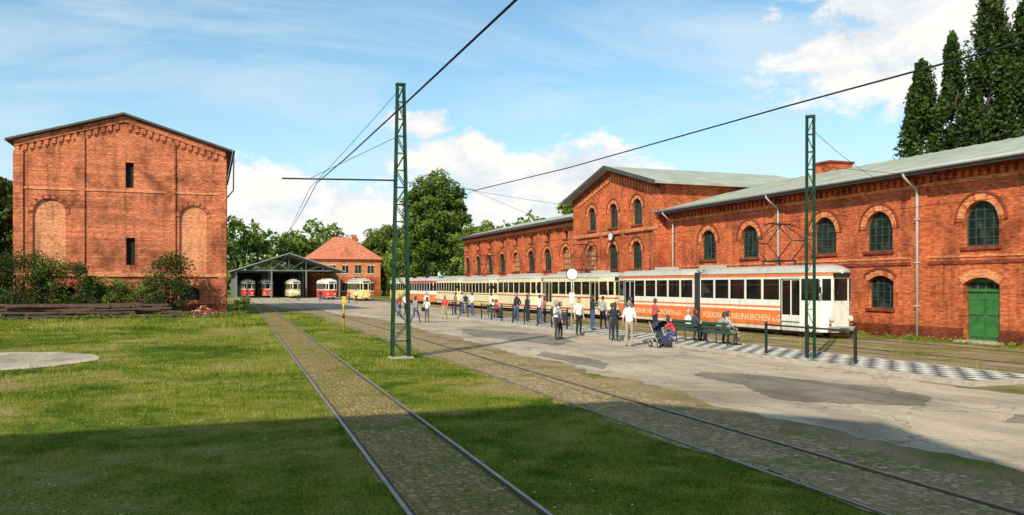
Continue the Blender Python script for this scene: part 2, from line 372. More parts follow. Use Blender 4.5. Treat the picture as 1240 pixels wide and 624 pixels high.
# ------------------------------------------------------------------ GROUND
M=Mesher(); M.face([(-1500,-1500,0),(1500,-1500,0),(1500,1500,0),(-1500,1500,0)],GRASS); M.build('ground')
def strip(name,left,right,z,mat,jit=.0,step=.5,parent=None):
    def interp(l,y):
        for (a,b),(c,d) in zip(l,l[1:]):
            if a<=y<=c: return b+(d-b)*(y-a)/(c-a)
        return l[-1][1]
    y0=left[0][0]; y1=left[-1][0]; n=int((y1-y0)/step); vs=[];fs=[]
    pj=[0,0]
    for i in range(n+1):
        y=y0+(y1-y0)*i/n
        for k in (0,1): pj[k]=pj[k]*.8+random.uniform(-jit,jit)
        vs+=[(interp(left,y)+pj[0],y,z),(interp(right,y)+pj[1],y,z)]
        if i: fs.append((2*i-2,2*i-1,2*i+1,2*i))
    m=Mesher(); m.raw(vs,fs,mat); return m.build(name,parent)
strip('dirt_yard',[(-20,8.6),(30,9.5),(60,9.8),(90,5.5),(165,1)],[(-20,29.6),(165,29.6)],.004,DIRT,.15)
strip('asphalt_road',[(-20,10.0),(14,10.0),(30,10.8),(60,11.9),(85,8),(165,4)],[(-20,17.3),(60,17.6),(80,24),(165,25.5)],.008,ASPH,.17,.28)
strip('cobblestone_track_paving',[(-20,6.35),(30,7.4),(90,8.2)],[(-20,9.4),(14,9.5),(30,10.0),(90,10.6)],.012,COB2,.13,.25)
strip('cobblestone_track_bed',[(-20,1.07),(8.5,2.02),(130,6.37)],[(-20,2.48),(8.5,3.48),(130,7.88)],.006,COB,.05,.3)
def patch(pts,name='asphalt_patch',mat=ASPH2,z=.016):
    m=Mesher(); P=[]
    n=len(pts)
    for i in range(n):
        a=Vector((*pts[i],0)); b=Vector((*pts[(i+1)%n],0))
        for k in range(7):
            p=a.lerp(b,k/7)+Vector((random.uniform(-.11,.11),random.uniform(-.11,.11),0)); P.append((p.x,p.y,z))
    m.face(P,mat); m.build(name)
patch([(12.6,19.6),(13.2,20.2),(14.2,19.3),(14.8,17.2),(15.4,15.4),(15.1,14.0),(13.9,13.0),(12.6,13.8),(11.7,14.6),(12.0,16.0),(12.5,17.2)])
patch([(13.6,11.0),(14.6,11.5),(15.6,11.0),(16.6,9.2),(14.6,8.0),(13.8,9.3)])
patch([(13.5,31),(15.2,33),(15.9,36),(15.5,40),(14.6,43),(13.4,44),(12.4,41),(12.2,38),(13,34)])
patch([(11.0,22),(12.0,23.5),(12.1,26),(11.7,28.5),(11.0,27)])
m=Mesher(); P=[(-7.3+3.9*math.cos(t)+random.uniform(-.07,.07),31+3.9*math.sin(t)+random.uniform(-.07,.07),.02) for t in [2*math.pi*i/60 for i in range(60)]]
m.face(P,CONC); m.build('concrete_pad')
def track(name,cen,gauge=1.435):
    m=Mesher()
    for sgn in(-1,1):
        for (ya,xa),(yb,xb) in zip(cen,cen[1:]):
            o=sgn*gauge/2; w_=.026
            vs=[]
            for y,x in((ya,xa),(yb,xb)):
                for dx,z in((-w_,.0),(-w_,.034),(w_,.034),(w_,.0)): vs.append((x+o+dx,y,z))
            m.raw(vs,[(0,1,5,4),(1,2,6,5),(2,3,7,6)],RAIL)
            g=-sgn*.05
            vs=[(x+o+g+d,y,.0215) for y,x in((ya,xa),(yb,xb)) for d in(-.02,.02)]
            m.raw(vs,[(0,1,3,2)],GROOVE)
    m.build(name)
def lin(x0,y0,k,ys): return [(y,x0+k*(y-y0)) for y in ys]
track('tram_track',lin(2.76,8.5,.036,[-20,10,40,80,165]))
track('tram_track',lin(7.6,7,.028,[-20,10,40,90,165]))
track('tram_track',[(-20,27.4),(60,27.4),(170,27.4)])
track('tram_track',[(-20,23.2),(60,23.4),(170,24)])
pl=empty('tram_platform',(18.9,40,0))
M=Mesher(); M.box(17.5,20.4,-.05,.13,15,66,STONE); M.build('kerb_slab',pl)
M=Mesher(); M.face([(17.75,15.2,.134),(20.2,15.2,.134),(20.2,66,.134),(17.75,66,.134)],CHECK); M.build('checker_paving',pl)
# ------------------------------------------------------------------ grass blades
def clump(x,y): return .5+.25*np.sin(x*1.7+np.sin(y*1.1)*2)+.25*np.sin(y*2.3+np.sin(x*.9)*2.2)
def blades(name,n,y0,y1,hmin,hmax,wd,maskfn,powr=1.0,xr=None):
    y=y0+(y1-y0)*rng.random(n)**powr
    x=(-.24*y-2)+(y*.24+2+10.5)*rng.random(n) if xr is None else xr[0]+(xr[1]-xr[0])*rng.random(n)
    c2=clump(x*2.7+3,y*2.9)*.5+clump(x*.7,y*.6+2)*.5
    k=maskfn(x,y)&(rng.random(n)<.10+1.15*c2**1.5); x=x[k];y=y[k];n=len(x)
    h=(hmin+(hmax-hmin)*rng.random(n)**1.8)*(.5+.9*clump(x*.35,y*.35)); tall=rng.random(n)<.012; h=np.where(tall,h*2.6+.05,h)
    a=rng.random(n)*math.pi*2; ln=h*.6*rng.random(n); b=rng.random(n)*math.pi*2
    V=np.zeros((n,3,3)); dx=np.cos(a)*wd;dy=np.sin(a)*wd
    V[:,0]=np.stack([x-dx,y-dy,0*x],1); V[:,1]=np.stack([x+dx,y+dy,0*x],1); V[:,2]=np.stack([x+np.cos(b)*ln,y+np.sin(b)*ln,h],1)
    return npmesh(name,V.reshape(-1,3),3,BLADE,rng.random(n))
def gmask(x,y):
    c1=2.76+.036*(y-8.5); on1=np.abs(x-c1)<.78
    lft=6.4+.021*(y+20); on2=(x>lft+.05)
    pad=((x+7.3)**2+(y-31)**2)<3.85**2
    return ~(on1|on2|pad)
blades('grass',240000,5.5,20,.02,.085,.005,gmask,.9)
blades('grass',190000,20,50,.03,.11,.010,gmask,1.0)
blades('grass',60000,50,72,.05,.2,.02,gmask,1.0)
def gm2(x,y):
    c1=2.76+.036*(y-8.5); d=np.abs(x-c1); r=(np.abs(d-.82)<.17)|((d<.68)&(clump(x*3,y*1.7)+.25*clump(x*9,y*7)>.66))
    lft=6.4+.021*(y+20); rr=(x>lft-.2)&(x<lft+3.6)&(clump(x*1.9,y*.9)+.2*clump(x*8,y*6)>.74)
    return r|rr
blades('weeds_in_paving',420000,5.5,44,.012,.045,.006,gm2,.9)
blades('weeds_in_yard',70000,14,70,.03,.13,.012,lambda x,y:(clump(x*1.3,y*.5)>.62)|(x>29.3),1.0,(20.5,30.9))
n=900; y=6+34*rng.random(n); x=(-.24*y-1)+(y*.24+5.5)*rng.random(n); k=gmask(x,y)&(clump(x*.4,y*.4)>.5); x=x[k];y=y[k];n=len(x)
V=np.zeros((n,4,3)); r=.013
for i,(a,b) in enumerate(((-r,-r),(r,-r),(r,r),(-r,r))): V[:,i]=np.stack([x+a,y+b,.07+.03*np.sin(x*9)],1)
FLW=simple('flower_petals',(.8,.75,.35),.7); npmesh('meadow_flowers',V.reshape(-1,3),4,FLW)
# ------------------------------------------------------------------ foliage
def leafquads(cen,rad,per,size,flat=1.0):
    cen=np.array(cen);rad=np.array(rad); idx=np.repeat(np.arange(len(cen)),per); n=len(idx)
    d=rng.normal(size=(n,3)); d/=np.linalg.norm(d,axis=1)[:,None]; rr=(.45+.68*rng.random(n)**.8)
    sc=rad[idx] if rad.ndim==2 else np.stack([rad[idx]]*3,1)
    p=cen[idx]+d*rr[:,None]*sc
    a=rng.normal(size=(n,3)); a/=np.linalg.norm(a,axis=1)[:,None]; b=np.cross(a,d+rng.normal(size=(n,3))*.6); b/=np.linalg.norm(b,axis=1)[:,None]+1e-6
    s=size*(.6+.8*rng.random(n))[:,None]
    V=np.stack([p-a*s,p+b*s*.5,p+a*s,p-b*s*.5],1)
    shade=np.clip(.35+.35*d[:,2]+.3*rng.random(n),0,1)  # upper leaves of each clump painted lighter, as if lit from above
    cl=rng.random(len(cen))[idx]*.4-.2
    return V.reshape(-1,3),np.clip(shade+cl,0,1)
def tree(name,x,y,h,rx,ncl,per,leaf,mat=LEAF,base=.28,columnar=False,trunk=.3):
    e=empty(name,(x,y,0)); M=Mesher()
    cen=[];rad=[]
    H0=h*base
    for i in range(ncl):
        while True:
            p=Vector((random.uniform(-1,1),random.uniform(-1,1),random.uniform(-1,1)))
            if .15<p.length<1: break
        if columnar:
            t=random.random()**.85; wv=rx*(math.sin(math.pi*min(1,t*.9+.1))**.55)*(1-.35*t)
            a=random.random()*6.28; q=Vector((math.cos(a)*wv*random.uniform(.1,.85),math.sin(a)*wv*random.uniform(.1,.85),H0+(h-H0)*t)); r=rx*random.uniform(.13,.27)*(1-.45*t)
            rad.append((r,r,r*3.2))
        else:
            zr=(h-H0)/2; q=Vector((p.x*rx*.85,p.y*rx*.85,H0+zr+p.z*zr*.85))
            if p.z<-.3: q.x*=.9;q.y*=.9
            r=rx*random.uniform(.14,.30); rad.append((r,r,r*.8))
        cen.append(q)
    M.tube([(0,0,0),(0.05*rx,0,h*.25),(0,0.03*rx,h*.55),(0,0,h*.85)],[trunk,trunk*.75,trunk*.45,trunk*.1],BARK,9)
    for q in cen[:16]:
        z0=max(h*.15,min(q.z-(rx*.7 if not columnar else 3),h*.7)); M.tube([(0,0,z0),(q.x*.5,q.y*.5,(z0+q.z)/2-.1),tuple(q)],[trunk*.35,trunk*.22,trunk*.06],BARK,6)
    o=M.build('trunk',e,None)
    o.data.transform(Matrix.Translation((x,y,0)))
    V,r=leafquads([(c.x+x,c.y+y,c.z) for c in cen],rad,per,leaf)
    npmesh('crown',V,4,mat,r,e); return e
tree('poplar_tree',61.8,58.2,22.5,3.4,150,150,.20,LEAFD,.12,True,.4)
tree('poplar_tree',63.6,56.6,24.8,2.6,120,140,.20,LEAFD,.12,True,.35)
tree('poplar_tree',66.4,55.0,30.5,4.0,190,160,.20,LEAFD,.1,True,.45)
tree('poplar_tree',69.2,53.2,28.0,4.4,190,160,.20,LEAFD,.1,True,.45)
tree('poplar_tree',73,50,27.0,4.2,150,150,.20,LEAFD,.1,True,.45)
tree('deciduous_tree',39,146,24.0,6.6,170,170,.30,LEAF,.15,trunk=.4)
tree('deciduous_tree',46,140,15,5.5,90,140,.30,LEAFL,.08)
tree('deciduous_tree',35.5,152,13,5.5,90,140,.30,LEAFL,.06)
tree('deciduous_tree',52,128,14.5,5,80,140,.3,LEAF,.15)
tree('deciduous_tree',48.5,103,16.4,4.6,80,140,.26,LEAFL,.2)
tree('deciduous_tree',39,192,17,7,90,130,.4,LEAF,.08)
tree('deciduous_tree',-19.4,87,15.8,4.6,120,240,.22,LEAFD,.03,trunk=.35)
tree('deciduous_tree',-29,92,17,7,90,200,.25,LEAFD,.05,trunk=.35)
def bush(x,y,h,r,n=14,per=160,leaf=.085,mat=LEAF,name='bush'):
    e=empty(name,(x,y,0)); cen=[];rad=[]
    for i in range(n):
        t=random.random(); a=random.random()*6.28; q=r*(1-.35*t)*random.random()**.5; cen.append((x+math.cos(a)*q,y+math.sin(a)*q*.6,.3+t*(h-.6))); rr=r*random.uniform(.22,.45); rad.append((rr,rr*.8,rr))
    M=Mesher()
    for c in cen[:8]: M.tube([(x,y,0),(x*.5+c[0]*.5,y*.5+c[1]*.5,c[2]*.5),c],[.05,.035,.01],BARK,5)
    M.build('stems',e); V,rr=leafquads(cen,rad,per,leaf); npmesh('foliage',V,4,mat,rr,e)
bush(-13.2,70.6,5.1,2.1,50,mat=LEAFD); bush(-11.2,70.9,4.5,1.7,36,mat=LEAF); bush(-9.2,71.1,4.1,1.7,36,mat=LEAFD); bush(-7.0,71.3,3.4,1.5,26,mat=LEAF); bush(-5.4,71.5,2.7,1.2,16,mat=LEAFL)
bush(-2.9,71.0,4.9,1.9,48,mat=LEAFD); bush(-4.5,71.3,3.2,1.1,18,mat=LEAF); bush(-16.5,71,4.2,2.3,40,mat=LEAFD); bush(2.9,73.6,1.5,.8,10); bush(-20,72,5,3,44,mat=LEAFD)
cen=[];rad=[]
for i in range(1250):
    az=math.radians(random.uniform(-50,58)); D=random.uniform(212,262); x=math.sin(az)*D;y=math.cos(az)*D
    hh=14.5+3.5*math.sin(az*23)+3*math.sin(az*51+1)
    z=random.random()**.75*hh
    cen.append((x,y,z)); r=random.uniform(2.0,4.0); rad.append((r,r,r*.8))
V,r=leafquads(cen,rad,60,.8); npmesh('distant_trees',V,4,LEAF,r)
cen=[];rad=[]
for i in range(330):
    y=random.uniform(18,100); cen.append((random.uniform(29.7,30.9),y,.06)); r=random.uniform(.12,.38); rad.append((r,r,r*.5))
V,r=leafquads(cen,rad,26,.05); npmesh('weeds',V,4,LEAFL,r)
cen=[];rad=[]
for i in range(420):
    cen.append((random.uniform(-18,3),random.uniform(66.5,73.2),.1)); r=random.uniform(.15,.5); rad.append((r,r,r*.7))
V,r=leafquads(cen,rad,30,.08); npmesh('weeds',V,4,LEAF,r)
# ------------------------------------------------------------------ LEFT BRICK BUILDING
L=empty('brick_warehouse',(-6.25,80,0))
x0,x1,yf,yb=-14.0,1.5,73.5,98; ez,az_=13.75,16.15; xm=(x0+x1)/2
FL=lambda u,z,n: Vector((u,yf-n,z))
blind=[arch(-11.6,3.5,2.3,5.8,1.15)[0],arch(-1.05,3.5,2.1,5.6,1.05)[0]]
slits=[[(-6.15,10.35),(-5.55,10.35),(-5.55,12.4),(-6.15,12.4)],[(-6.1,4.1),(-5.45,4.1),(-5.45,6.3),(-6.1,6.3)]]
low=[arch(-1.3,1.2,1.5,1.15,.3)[0],arch(-10.5,1.2,1.5,1.15,.3)[0]]
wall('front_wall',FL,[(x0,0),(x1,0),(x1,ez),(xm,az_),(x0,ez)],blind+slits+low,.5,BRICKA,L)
M=Mesher()
for b in blind: M.face([FL(u,z,-.16) for u,z in b],BRICKB)
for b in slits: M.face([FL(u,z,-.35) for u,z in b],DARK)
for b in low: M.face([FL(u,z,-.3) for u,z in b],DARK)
for (a,b) in ((x0-.06,x0+.62),(-9.75,-9.1),(-3.05,-2.4),(x1-.62,x1+.06)):
    zt=ez-.9+ (az_-ez)*(1-abs((a+b)/2-xm)/(x1-xm))
    M.box(a,b,.9,zt,-.02,.13,BRICKA,FL)
M.box(x0-.08,x1+.08,0,.9,-.02,.17,BRICKD,FL)
M.box(x0-.07,x1+.07,3.15,3.45,.001,.15,BRICKB,FL)
for a,b in ((x0+.62,-9.75),(-9.1,-3.05),(-2.4,x1-.62)): M.box(a,b,10.0,10.16,.001,.07,BRICKB,FL)
for uc,z0,w_,h_ in ((-11.6,3.5,2.3,5.8),(-1.05,3.5,2.1,5.6)):
    _,R,zc,a=arch(uc,z0,w_,h_,w_/2)
    for i in range(24):
        t0=-a+2*a*i/24;t1=-a+2*a*(i+1)/24; q=[(uc+r*math.sin(t),zc+r*math.cos(t)) for r,t in((R,t0),(R,t1),(R+.3,t1),(R+.3,t0))]
        M.face([FL(*p,.045+.01*(i%2)) for p in q],BRICKD if i%3==0 else BRICKA)
        for x in range(4): M.face([FL(*q[x],.045),FL(*q[(x+1)%4],.045),FL(*q[(x+1)%4],0),FL(*q[x],0)],BRICKA)
def gz(u): return ez+(az_-ez)*(1-abs(u-xm)/(x1-xm))
u=x0+.05
while u<x1-.2:
    t=gz(u+.17)
    if abs(u+.17-xm)>.1:
        M.box(u,u+.30,t-.95,t-.5,-.01,.10,BRICKA,FL); M.box(u+.07,u+.23,t-1.15,t-.95,-.01,.055,BRICKD,FL)
    u+=.5
for sa,sb in ((x0,xm),(xm,x1)):
    n=14
    for k in range(n):
        a=sa+(sb-sa)*k/n;b=sa+(sb-sa)*(k+1)/n
        q=[(a,gz(a)-.5),(b,gz(b)-.5),(b,gz(b)-.02),(a,gz(a)-.02)]
        M.face([FL(*p,.16) for p in q],BRICKA); M.face([FL(*q[0],.16),FL(*q[1],.16),FL(*q[1],0),FL(*q[0],0)],BRICKD)
M.box(x0+.002,x0+.45,0,ez,yf+.502,yb,BRICKA); M.box(x1-.45,x1-.002,0,ez,yf+.502,yb,BRICKA); M.box(x0+.46,x1-.46,0,ez,yb-.45,yb-.002,BRICKA)
for k in range(4):
    for zz_ in (4,9): M.box(x1+.002,x1+.03,zz_,zz_+2.4,yf+3+k*6,yf+4.4+k*6,DARK)
M.box(x1+.0,x1+.14,0,ez,yf+.6,yf+1.2,BRICKA)
M.build('wall_details',L)
M=Mesher(); ov=.55
sl_=(az_-ez)/(x1-xm)
for s_ in(-1,1):
    xe=xm+s_*(x1-xm+ov); zE=ez-ov*sl_
    M.slab([(xm,yf-.5,az_+.2),(xe,yf-.5,zE+.2),(xe,yb+.5,zE+.2),(xm,yb+.5,az_+.2)],.16,ZINCD)
    M.slab([(xm,yf-.45,az_+.24),(xe-.02*s_,yf-.45,zE+.24),(xe-.02*s_,yb+.4,zE+.24),(xm,yb+.4,az_+.24)],.035,ZINC)
M.tube([(x1+.68,yf-.3,ez-.02),(x1+.68,yb,ez-.02)],.09,ZINCD,8); M.tube([(x1+.66,yf-.1,ez),(x1+.62,yf-.1,ez-3.3),(x1+.12,yf+.3,ez-3.9)],.06,ZINCD,8)
M.tube([(x0-.5,yf-.3,ez-.02),(x0-.5,yb,ez-.02)],.09,ZINCD,8)
M.build('roof',L)
# ------------------------------------------------------------------ HALL BEHIND VIEWER (its real roof shades the foreground)
H=empty('brick_hall',(-28,-8,0)); M=Mesher()
hx=-8.5; he=16.5; hr=19.5
M.box(-60,hx-.4,0,he,-1.0,-1.5,BRICKA); M.box(-60,hx-.4,0,he,-15,-14.5,BRICKA)
M.raw([(hx,-1,0),(hx,-15,0),(hx,-15,he),(hx,-8,hr),(hx,-1,he),(hx-.4,-1,0),(hx-.4,-15,0),(hx-.4,-15,he),(hx-.4,-8,hr),(hx-.4,-1,he)],[(0,1,2,3,4),(9,8,7,6,5),(0,5,6,1),(1,6,7,2),(2,7,8,3),(3,8,9,4),(4,9,5,0)],BRICKA)
M.slab([(-60,-.7,he),(hx+.3,-.7,he),(hx+.3,-8,hr+.15),(-60,-8,hr+.15)],.15,ZINC); M.slab([(-60,-15.3,he),(hx+.3,-15.3,he),(hx+.3,-8,hr+.15),(-60,-8,hr+.15)],.15,ZINC)
FH=lambda u,z,n: Vector((u,-1+n,z))
for k in range(8):
    for z_ in (2,7,12): M.box(-56+k*6,-54.2+k*6,z_,z_+2.6,.0,.03,GLASS,FH)
M.build('walls_and_roof',H)
# ------------------------------------------------------------------ LONG BRICK HALL (right)
R_=empty('brick_factory_hall',(38,55,0))
XF=31.0
FR=lambda u,z,n: Vector((XF-n,u,z))
eR=7.75
upY=[46.5,42.1,35.6,31.8,26.1,22.0,16.0,12.0,6.0]
holes=[arch(y_,4.15,1.7,1.95,.85)[0] for y_ in upY]
loY=[46.5,42.1,35.6,31.7,22.0,16.0,12.0]
holes+=[arch(y_,1.35,1.6,1.6,.28)[0] for y_ in loY]
holes+=[arch(26.1,0.02,1.75,2.8,.3)[0]]
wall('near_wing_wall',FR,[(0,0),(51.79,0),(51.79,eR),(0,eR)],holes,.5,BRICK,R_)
M=Mesher()
for y_ in upY: window(M,FR,y_,4.15,1.7,1.95,.85,nv=3,nh=4)
for y_ in loY: window(M,FR,y_,1.35,1.6,1.6,.28,nv=3,nh=3,ring=.3)
o_,Rr,zc,a=arch(26.1,.02,1.75,2.8,.3); M.face([FR(u,z,-.3) for u,z in o_],DGREEN)
for k in range(9):
    u=26.1-.875+.875*2*k/8.0; M.box(u-.012,u+.012,.05,2.2,-.295,-.285,ZINCD,FR)
M.box(25.23,26.97,2.2,2.3,-.298,-.22,DGREEN,FR); M.box(26.08,26.12,.05,2.2,-.298,-.24,DGREEN,FR)
for k in range(4): M.box(25.35+k*.4,25.65+k*.4,2.36,2.6,-.297,-.27,GLASS,FR)
for z_ in (.25,1.2):
    for ua,ub in((25.32,26.02),(26.18,26.88)): M.box(ua,ub,z_,z_+.75,-.297,-.26,DGREEN,FR)
M.box(25.0,27.2,-.02,.1,-.3,.35,STONE,FR)
n=11
for i in range(n):
    t0=-a+2*a*i/n;t1=-a+2*a*(i+1)/n; q=[(26.1+r*math.sin(t),zc+r*math.cos(t)) for r,t in((Rr,t0),(Rr,t1),(Rr+.36,t1),(Rr+.36,t0))]
    M.face([FR(*p,.05) for p in q],BRICKL)
M.build('windows_and_door',R_)
M=Mesher()
for a_,b_ in ((0,25.2),(27.0,51.7)): M.box(a_,b_,0,.6,.001,.08,BRICKD,FR)
M.box(0,51.7,3.42,3.56,.001,.06,BRICKD,FR)
M.box(0,51.7,3.7,3.8,.001,.04,BRICKL,FR)
for y_ in (29.3,39.2,49.9,19,9): M.box(y_-.45,y_+.45,.6,7.0,.002,.10,BRICK,FR)
M.box(0,51.7,6.98,7.15,.001,.07,BRICKL,FR); M.box(0,51.7,7.45,7.74,.001,.22,BRICKD,FR)
y_=.1
while y_<51.5: M.box(y_,y_+.2,7.15,7.45,.001,.16,BRICK,FR); y_+=.42
M.build('wall_trim',R_)
M=Mesher()
ridge=(39.5,10.15)
M.slab([(XF-.95,0,eR-.02),(XF-.95,51.75,eR-.02),(ridge[0],51.75,ridge[1]),(ridge[0],0,ridge[1])],.16,ZINC)
M.slab([(48,0,eR),(48,51.75,eR),(ridge[0],51.75,ridge[1]),(ridge[0],0,ridge[1])],.16,ZINC)
M.box(XF-1.0,XF-.951,eR-.26,eR+.0,0,51.75,ZINCD)
for k in range(52):
    y_=.5+k; M.bar((XF-.93,y_,eR+.0),(ridge[0],y_,ridge[1]+.02),.04,.03,ZINC)
M.tube([(XF-1.06,0,eR-.06),(XF-1.06,51.7,eR-.06)],.085,PIPE,8)
M.build('near_wing_roof',R_)
M=Mesher()
for y_ in (29.3,39.2,50.6,19.3):
    M.tube([(XF-1.05,y_,eR-.1),(XF-1.0,y_,eR-.3),(XF-.22,y_,eR-.85),(XF-.2,y_,eR-1.1),(XF-.2,y_,.1)],.06,PIPE,8)
    for z_ in (1.5,3.5,5.5): M.box(XF-.28,XF-.1,z_,z_+.05,y_-.08,y_+.08,PIPE)
M.build('downpipes',R_)
M=Mesher(); M.box(40.3,42.3,9.2,10.95,45.8,47.3,BRICK); M.box(40.2,42.4,10.95,11.08,45.7,47.4,BRICKD); M.box(47.6,48,0,eR,0,51.7,BRICK); M.box(31.1,47.9,0,9,0,.3,BRICK)
M.build('chimney_and_back',R_)
XC=30.45; FC=lambda u,z,n: Vector((XC-n,u,z))
c0,c1=51.8,66.4; ce,ca=9.85,11.75; cm=(c0+c1)/2
cu_=[62.9,59.0,55.1]; holes=[arch(y_,7.05,1.5,1.95,.75)[0] for y_ in cu_]+[arch(y_,3.7,1.6,2.1,.8)[0] for y_ in (63.0,59.1,55.2)]+[arch(y_,.02,2.3,3.0,1.1)[0] for y_ in (63.0,59.1,55.2)]
wall('centre_wall',FC,[(c0,0),(c1,0),(c1,ce),(cm,ca),(c0,ce)],holes,.5,BRICK,R_)
M=Mesher()
for y_ in cu_: window(M,FC,y_,7.05,1.5,1.95,.75,nv=1 if y_==59 else 3,nh=3,ring=.3)
for y_ in (63.0,55.2): window(M,FC,y_,3.7,1.6,2.1,.8,nv=3,nh=4,ring=.3,glass=BRICKB if y_>60 else GLASS)
window(M,FC,59.1,3.7,1.6,2.1,.8,nv=3,nh=4,ring=.3)
for y_ in (63.0,59.1,55.2): window(M,FC,y_,.02,2.3,3.0,1.1,nv=3,nh=2,ring=.3,sill=False)
M.build('centre_windows',R_)
M=Mesher()
for a_,b_ in ((c0-.02,c0+.7),(c1-.7,c1+.02),(60.6,61.2),(56.9,57.5)):
    M.box(a_,b_,0,ce-.5 if a_ in (c0-.02,c1-.7) else ce+.1,.001,.14,BRICK,FC)
M.box(c0,c1,6.5,6.75,.141,.2,BRICKL,FC); M.box(c0,c1,3.2,3.4,.141,.2,BRICKD,FC)
def gc(u): return ce+(ca-ce)*(1-abs(u-cm)/(c1-cm))
u=c0+.1
while u<c1-.3: t=gc(u+.1); M.box(u,u+.22,t-.85,t-.4,.001,.13,BRICKL,FC); u+=.45
for k in range(20):
    a=c0+(c1-c0)*k/20;b=c0+(c1-c0)*(k+1)/20; q=[(a,gc(a)-.4),(b,gc(b)-.4),(b,gc(b)-.02),(a,gc(a)-.02)]
    M.face([FC(*p,.2) for p in q],BRICKD); M.face([FC(*q[0],.2),FC(*q[1],.2),FC(*q[1],0),FC(*q[0],0)],BRICKD)
M.box(XC+.502,46,0,ce,c0+.002,c0+.4,BRICK); M.box(XC+.502,46,0,ce,c1-.4,c1-.002,BRICK)
M.raw([(45.8,c0,0),(45.8,c1,0),(45.8,c1,ce),(45.8,cm,ca),(45.8,c0,ce)],[(0,1,2,3,4)],BRICK)
M.disc(FC(59.0,6.35,.2),(1,0,0),.38,.12,ZINCD,24); M.disc(FC(59.0,6.35,.275),(1,0,0),.31,.02,WHITE,24)
M.box(58.98,59.02,6.35,6.56,.29,.30,IRON,FC); M.box(59.0,59.16,6.33,6.37,.29,.30,IRON,FC)
M.build('centre_trim_and_clock',R_)
M=Mesher(); sc_=(ca-ce)/(c1-cm)
for s_ in (-1,1):
    ye=cm+s_*(c1-cm+.7); zE=ce-.7*sc_
    M.slab([(XC-.8,cm,ca+.2),(XC-.8,ye,zE+.2),(46.4,ye,zE+.2),(46.4,cm,ca+.2)],.18,ZINC)
    M.bar((XC-.84,cm,ca+.1),(XC-.84,ye,zE+.1),.06,.28,ZINCD)
M.build('centre_roof',R_)
eL=8.5; d0,d1=66.41,101.5
FY=[69.5+4.35*k for k in range(8)]
holes=[arch(y_,3.9,1.9,2.1,.95)[0] for y_ in FY]+[arch(y_,1.2,1.4,1.6,.3)[0] for y_ in FY]+[arch(y_,6.75,.95,.85,.25)[0] for y_ in FY]
wall('far_wing_wall',FR,[(d0,0),(d1,0),(d1,eL),(d0,eL)],holes,.5,BRICK,R_)
M=Mesher()
for k,y_ in enumerate(FY):
    window(M,FR,y_,3.9,1.9,2.1,.95,nv=3,nh=3,ring=.3,glass=BRICKB if k in(0,3) else GLASS)
    window(M,FR,y_,1.2,1.4,1.6,.3,nv=2,nh=2,ring=.25); window(M,FR,y_,6.75,.95,.85,.25,nv=1,nh=1,ring=.2)
for y_ in [71.7+4.35*k for k in range(7)]: M.box(y_-.3,y_+.3,0,7.8,.002,.12,BRICK,FR)
M.box(d0,d1,7.8,8.1,.001,.15,BRICKL,FR); M.box(d0,d1,8.1,8.48,.001,.28,BRICKD,FR); M.box(d0,d1,3.2,3.4,.121,.16,BRICKD,FR)
M.box(XF+.01,47,0,eL,d1-.3,d1,BRICK); M.box(46.6,47,0,eL,c1,d1,BRICK)
M.build('far_wing_details',R_)
M=Mesher(); M.slab([(XF-.8,d0+.02,eL),(XF-.8,d1+.4,eL),(39,d1+.4,10.6),(39,d0+.02,10.6)],.16,ZINC); M.slab([(47.4,d0+.02,eL),(47.4,d1+.4,eL),(39,d1+.4,10.6),(39,d0+.02,10.6)],.16,ZINC)
M.raw([(XF,d1,eL-.1),(47,d1,eL-.1),(39,d1,10.5)],[(0,1,2)],BRICK); M.box(XF-.86,XF-.801,eL-.25,eL+.01,d0,d1+.4,ZINCD)
M.tube([(XF-.2,d0+.4,7.8),(XF-.2,d0+.4,.1)],.07,PIPE,8)
M.build('far_wing_roof',R_)
# ------------------------------------------------------------------ distant house & canopy
HS=empty('tiled_roof_house',(28,182,0)); M=Mesher()
TILE=simple('roof_tiles_red',(.55,.17,.085),.85,.35,2)
hx0,hx1,hy0,hy1=20.5,35,176,190
M.box(hx0,hx1,0,4.2,hy0,hy1,BRICK); M.box(hx0+.003,hx1-.003,4.2,8.0,hy0+.003,hy1-.003,BRICKL)
for k in range(5):
    for z_,hh in ((1.2,1.7),(4.9,1.7)):
        M.box(hx0+1+k*2.7,hx0+2.2+k*2.7,z_,z_+hh,hy0-.04,hy0+.1,GLASS); M.box(hx0+.9+k*2.7,hx0+2.3+k*2.7,z_-.15,z_,hy0-.1,hy0+.05,WHITE); M.box(hx0+1.57+k*2.7,hx0+1.63+k*2.7,z_,z_+hh,hy0-.07,hy0-.041,WHITE); M.box(hx0+.9+k*2.7,hx0+2.3+k*2.7,z_+hh,z_+hh+.1,hy0-.1,hy0+.05,WHITE)
M.build('walls_and_windows',HS); M=Mesher()
a=(hx0-.7,hy0-.7,7.9);b=(hx1+.7,hy0-.7,7.9);c=(hx1+.7,hy1+.7,7.9);d=(hx0-.7,hy1+.7,7.9); r1=(26.2,183,13);r2=(29.3,183,13)
M.raw([a,b,c,d,r1,r2],[(0,1,5,4),(1,2,5),(2,3,4,5),(3,0,4),(0,3,2,1)],TILE)
M.box(30.5,31.5,10.5,13.6,185,186,BRICK)
M.raw([(26,hy0,8.2),(29.5,hy0,8.2),(27.75,hy0,10.6),(26,180,8.2),(29.5,180,8.2),(27.75,181,10.6)],[(0,1,2),(0,2,5,3),(1,4,5,2)],TILE)
M.build('hipped_roof',HS)
CN=empty('tram_shed_canopy',(14.5,175,0)); M=Mesher()
CANR=simple('canopy_roof',(.36,.38,.38),.5); STL=simple('canopy_steel',(.16,.18,.18),.5)
ca0,ca1=5.2,24.2; cmid=(ca0+ca1)/2
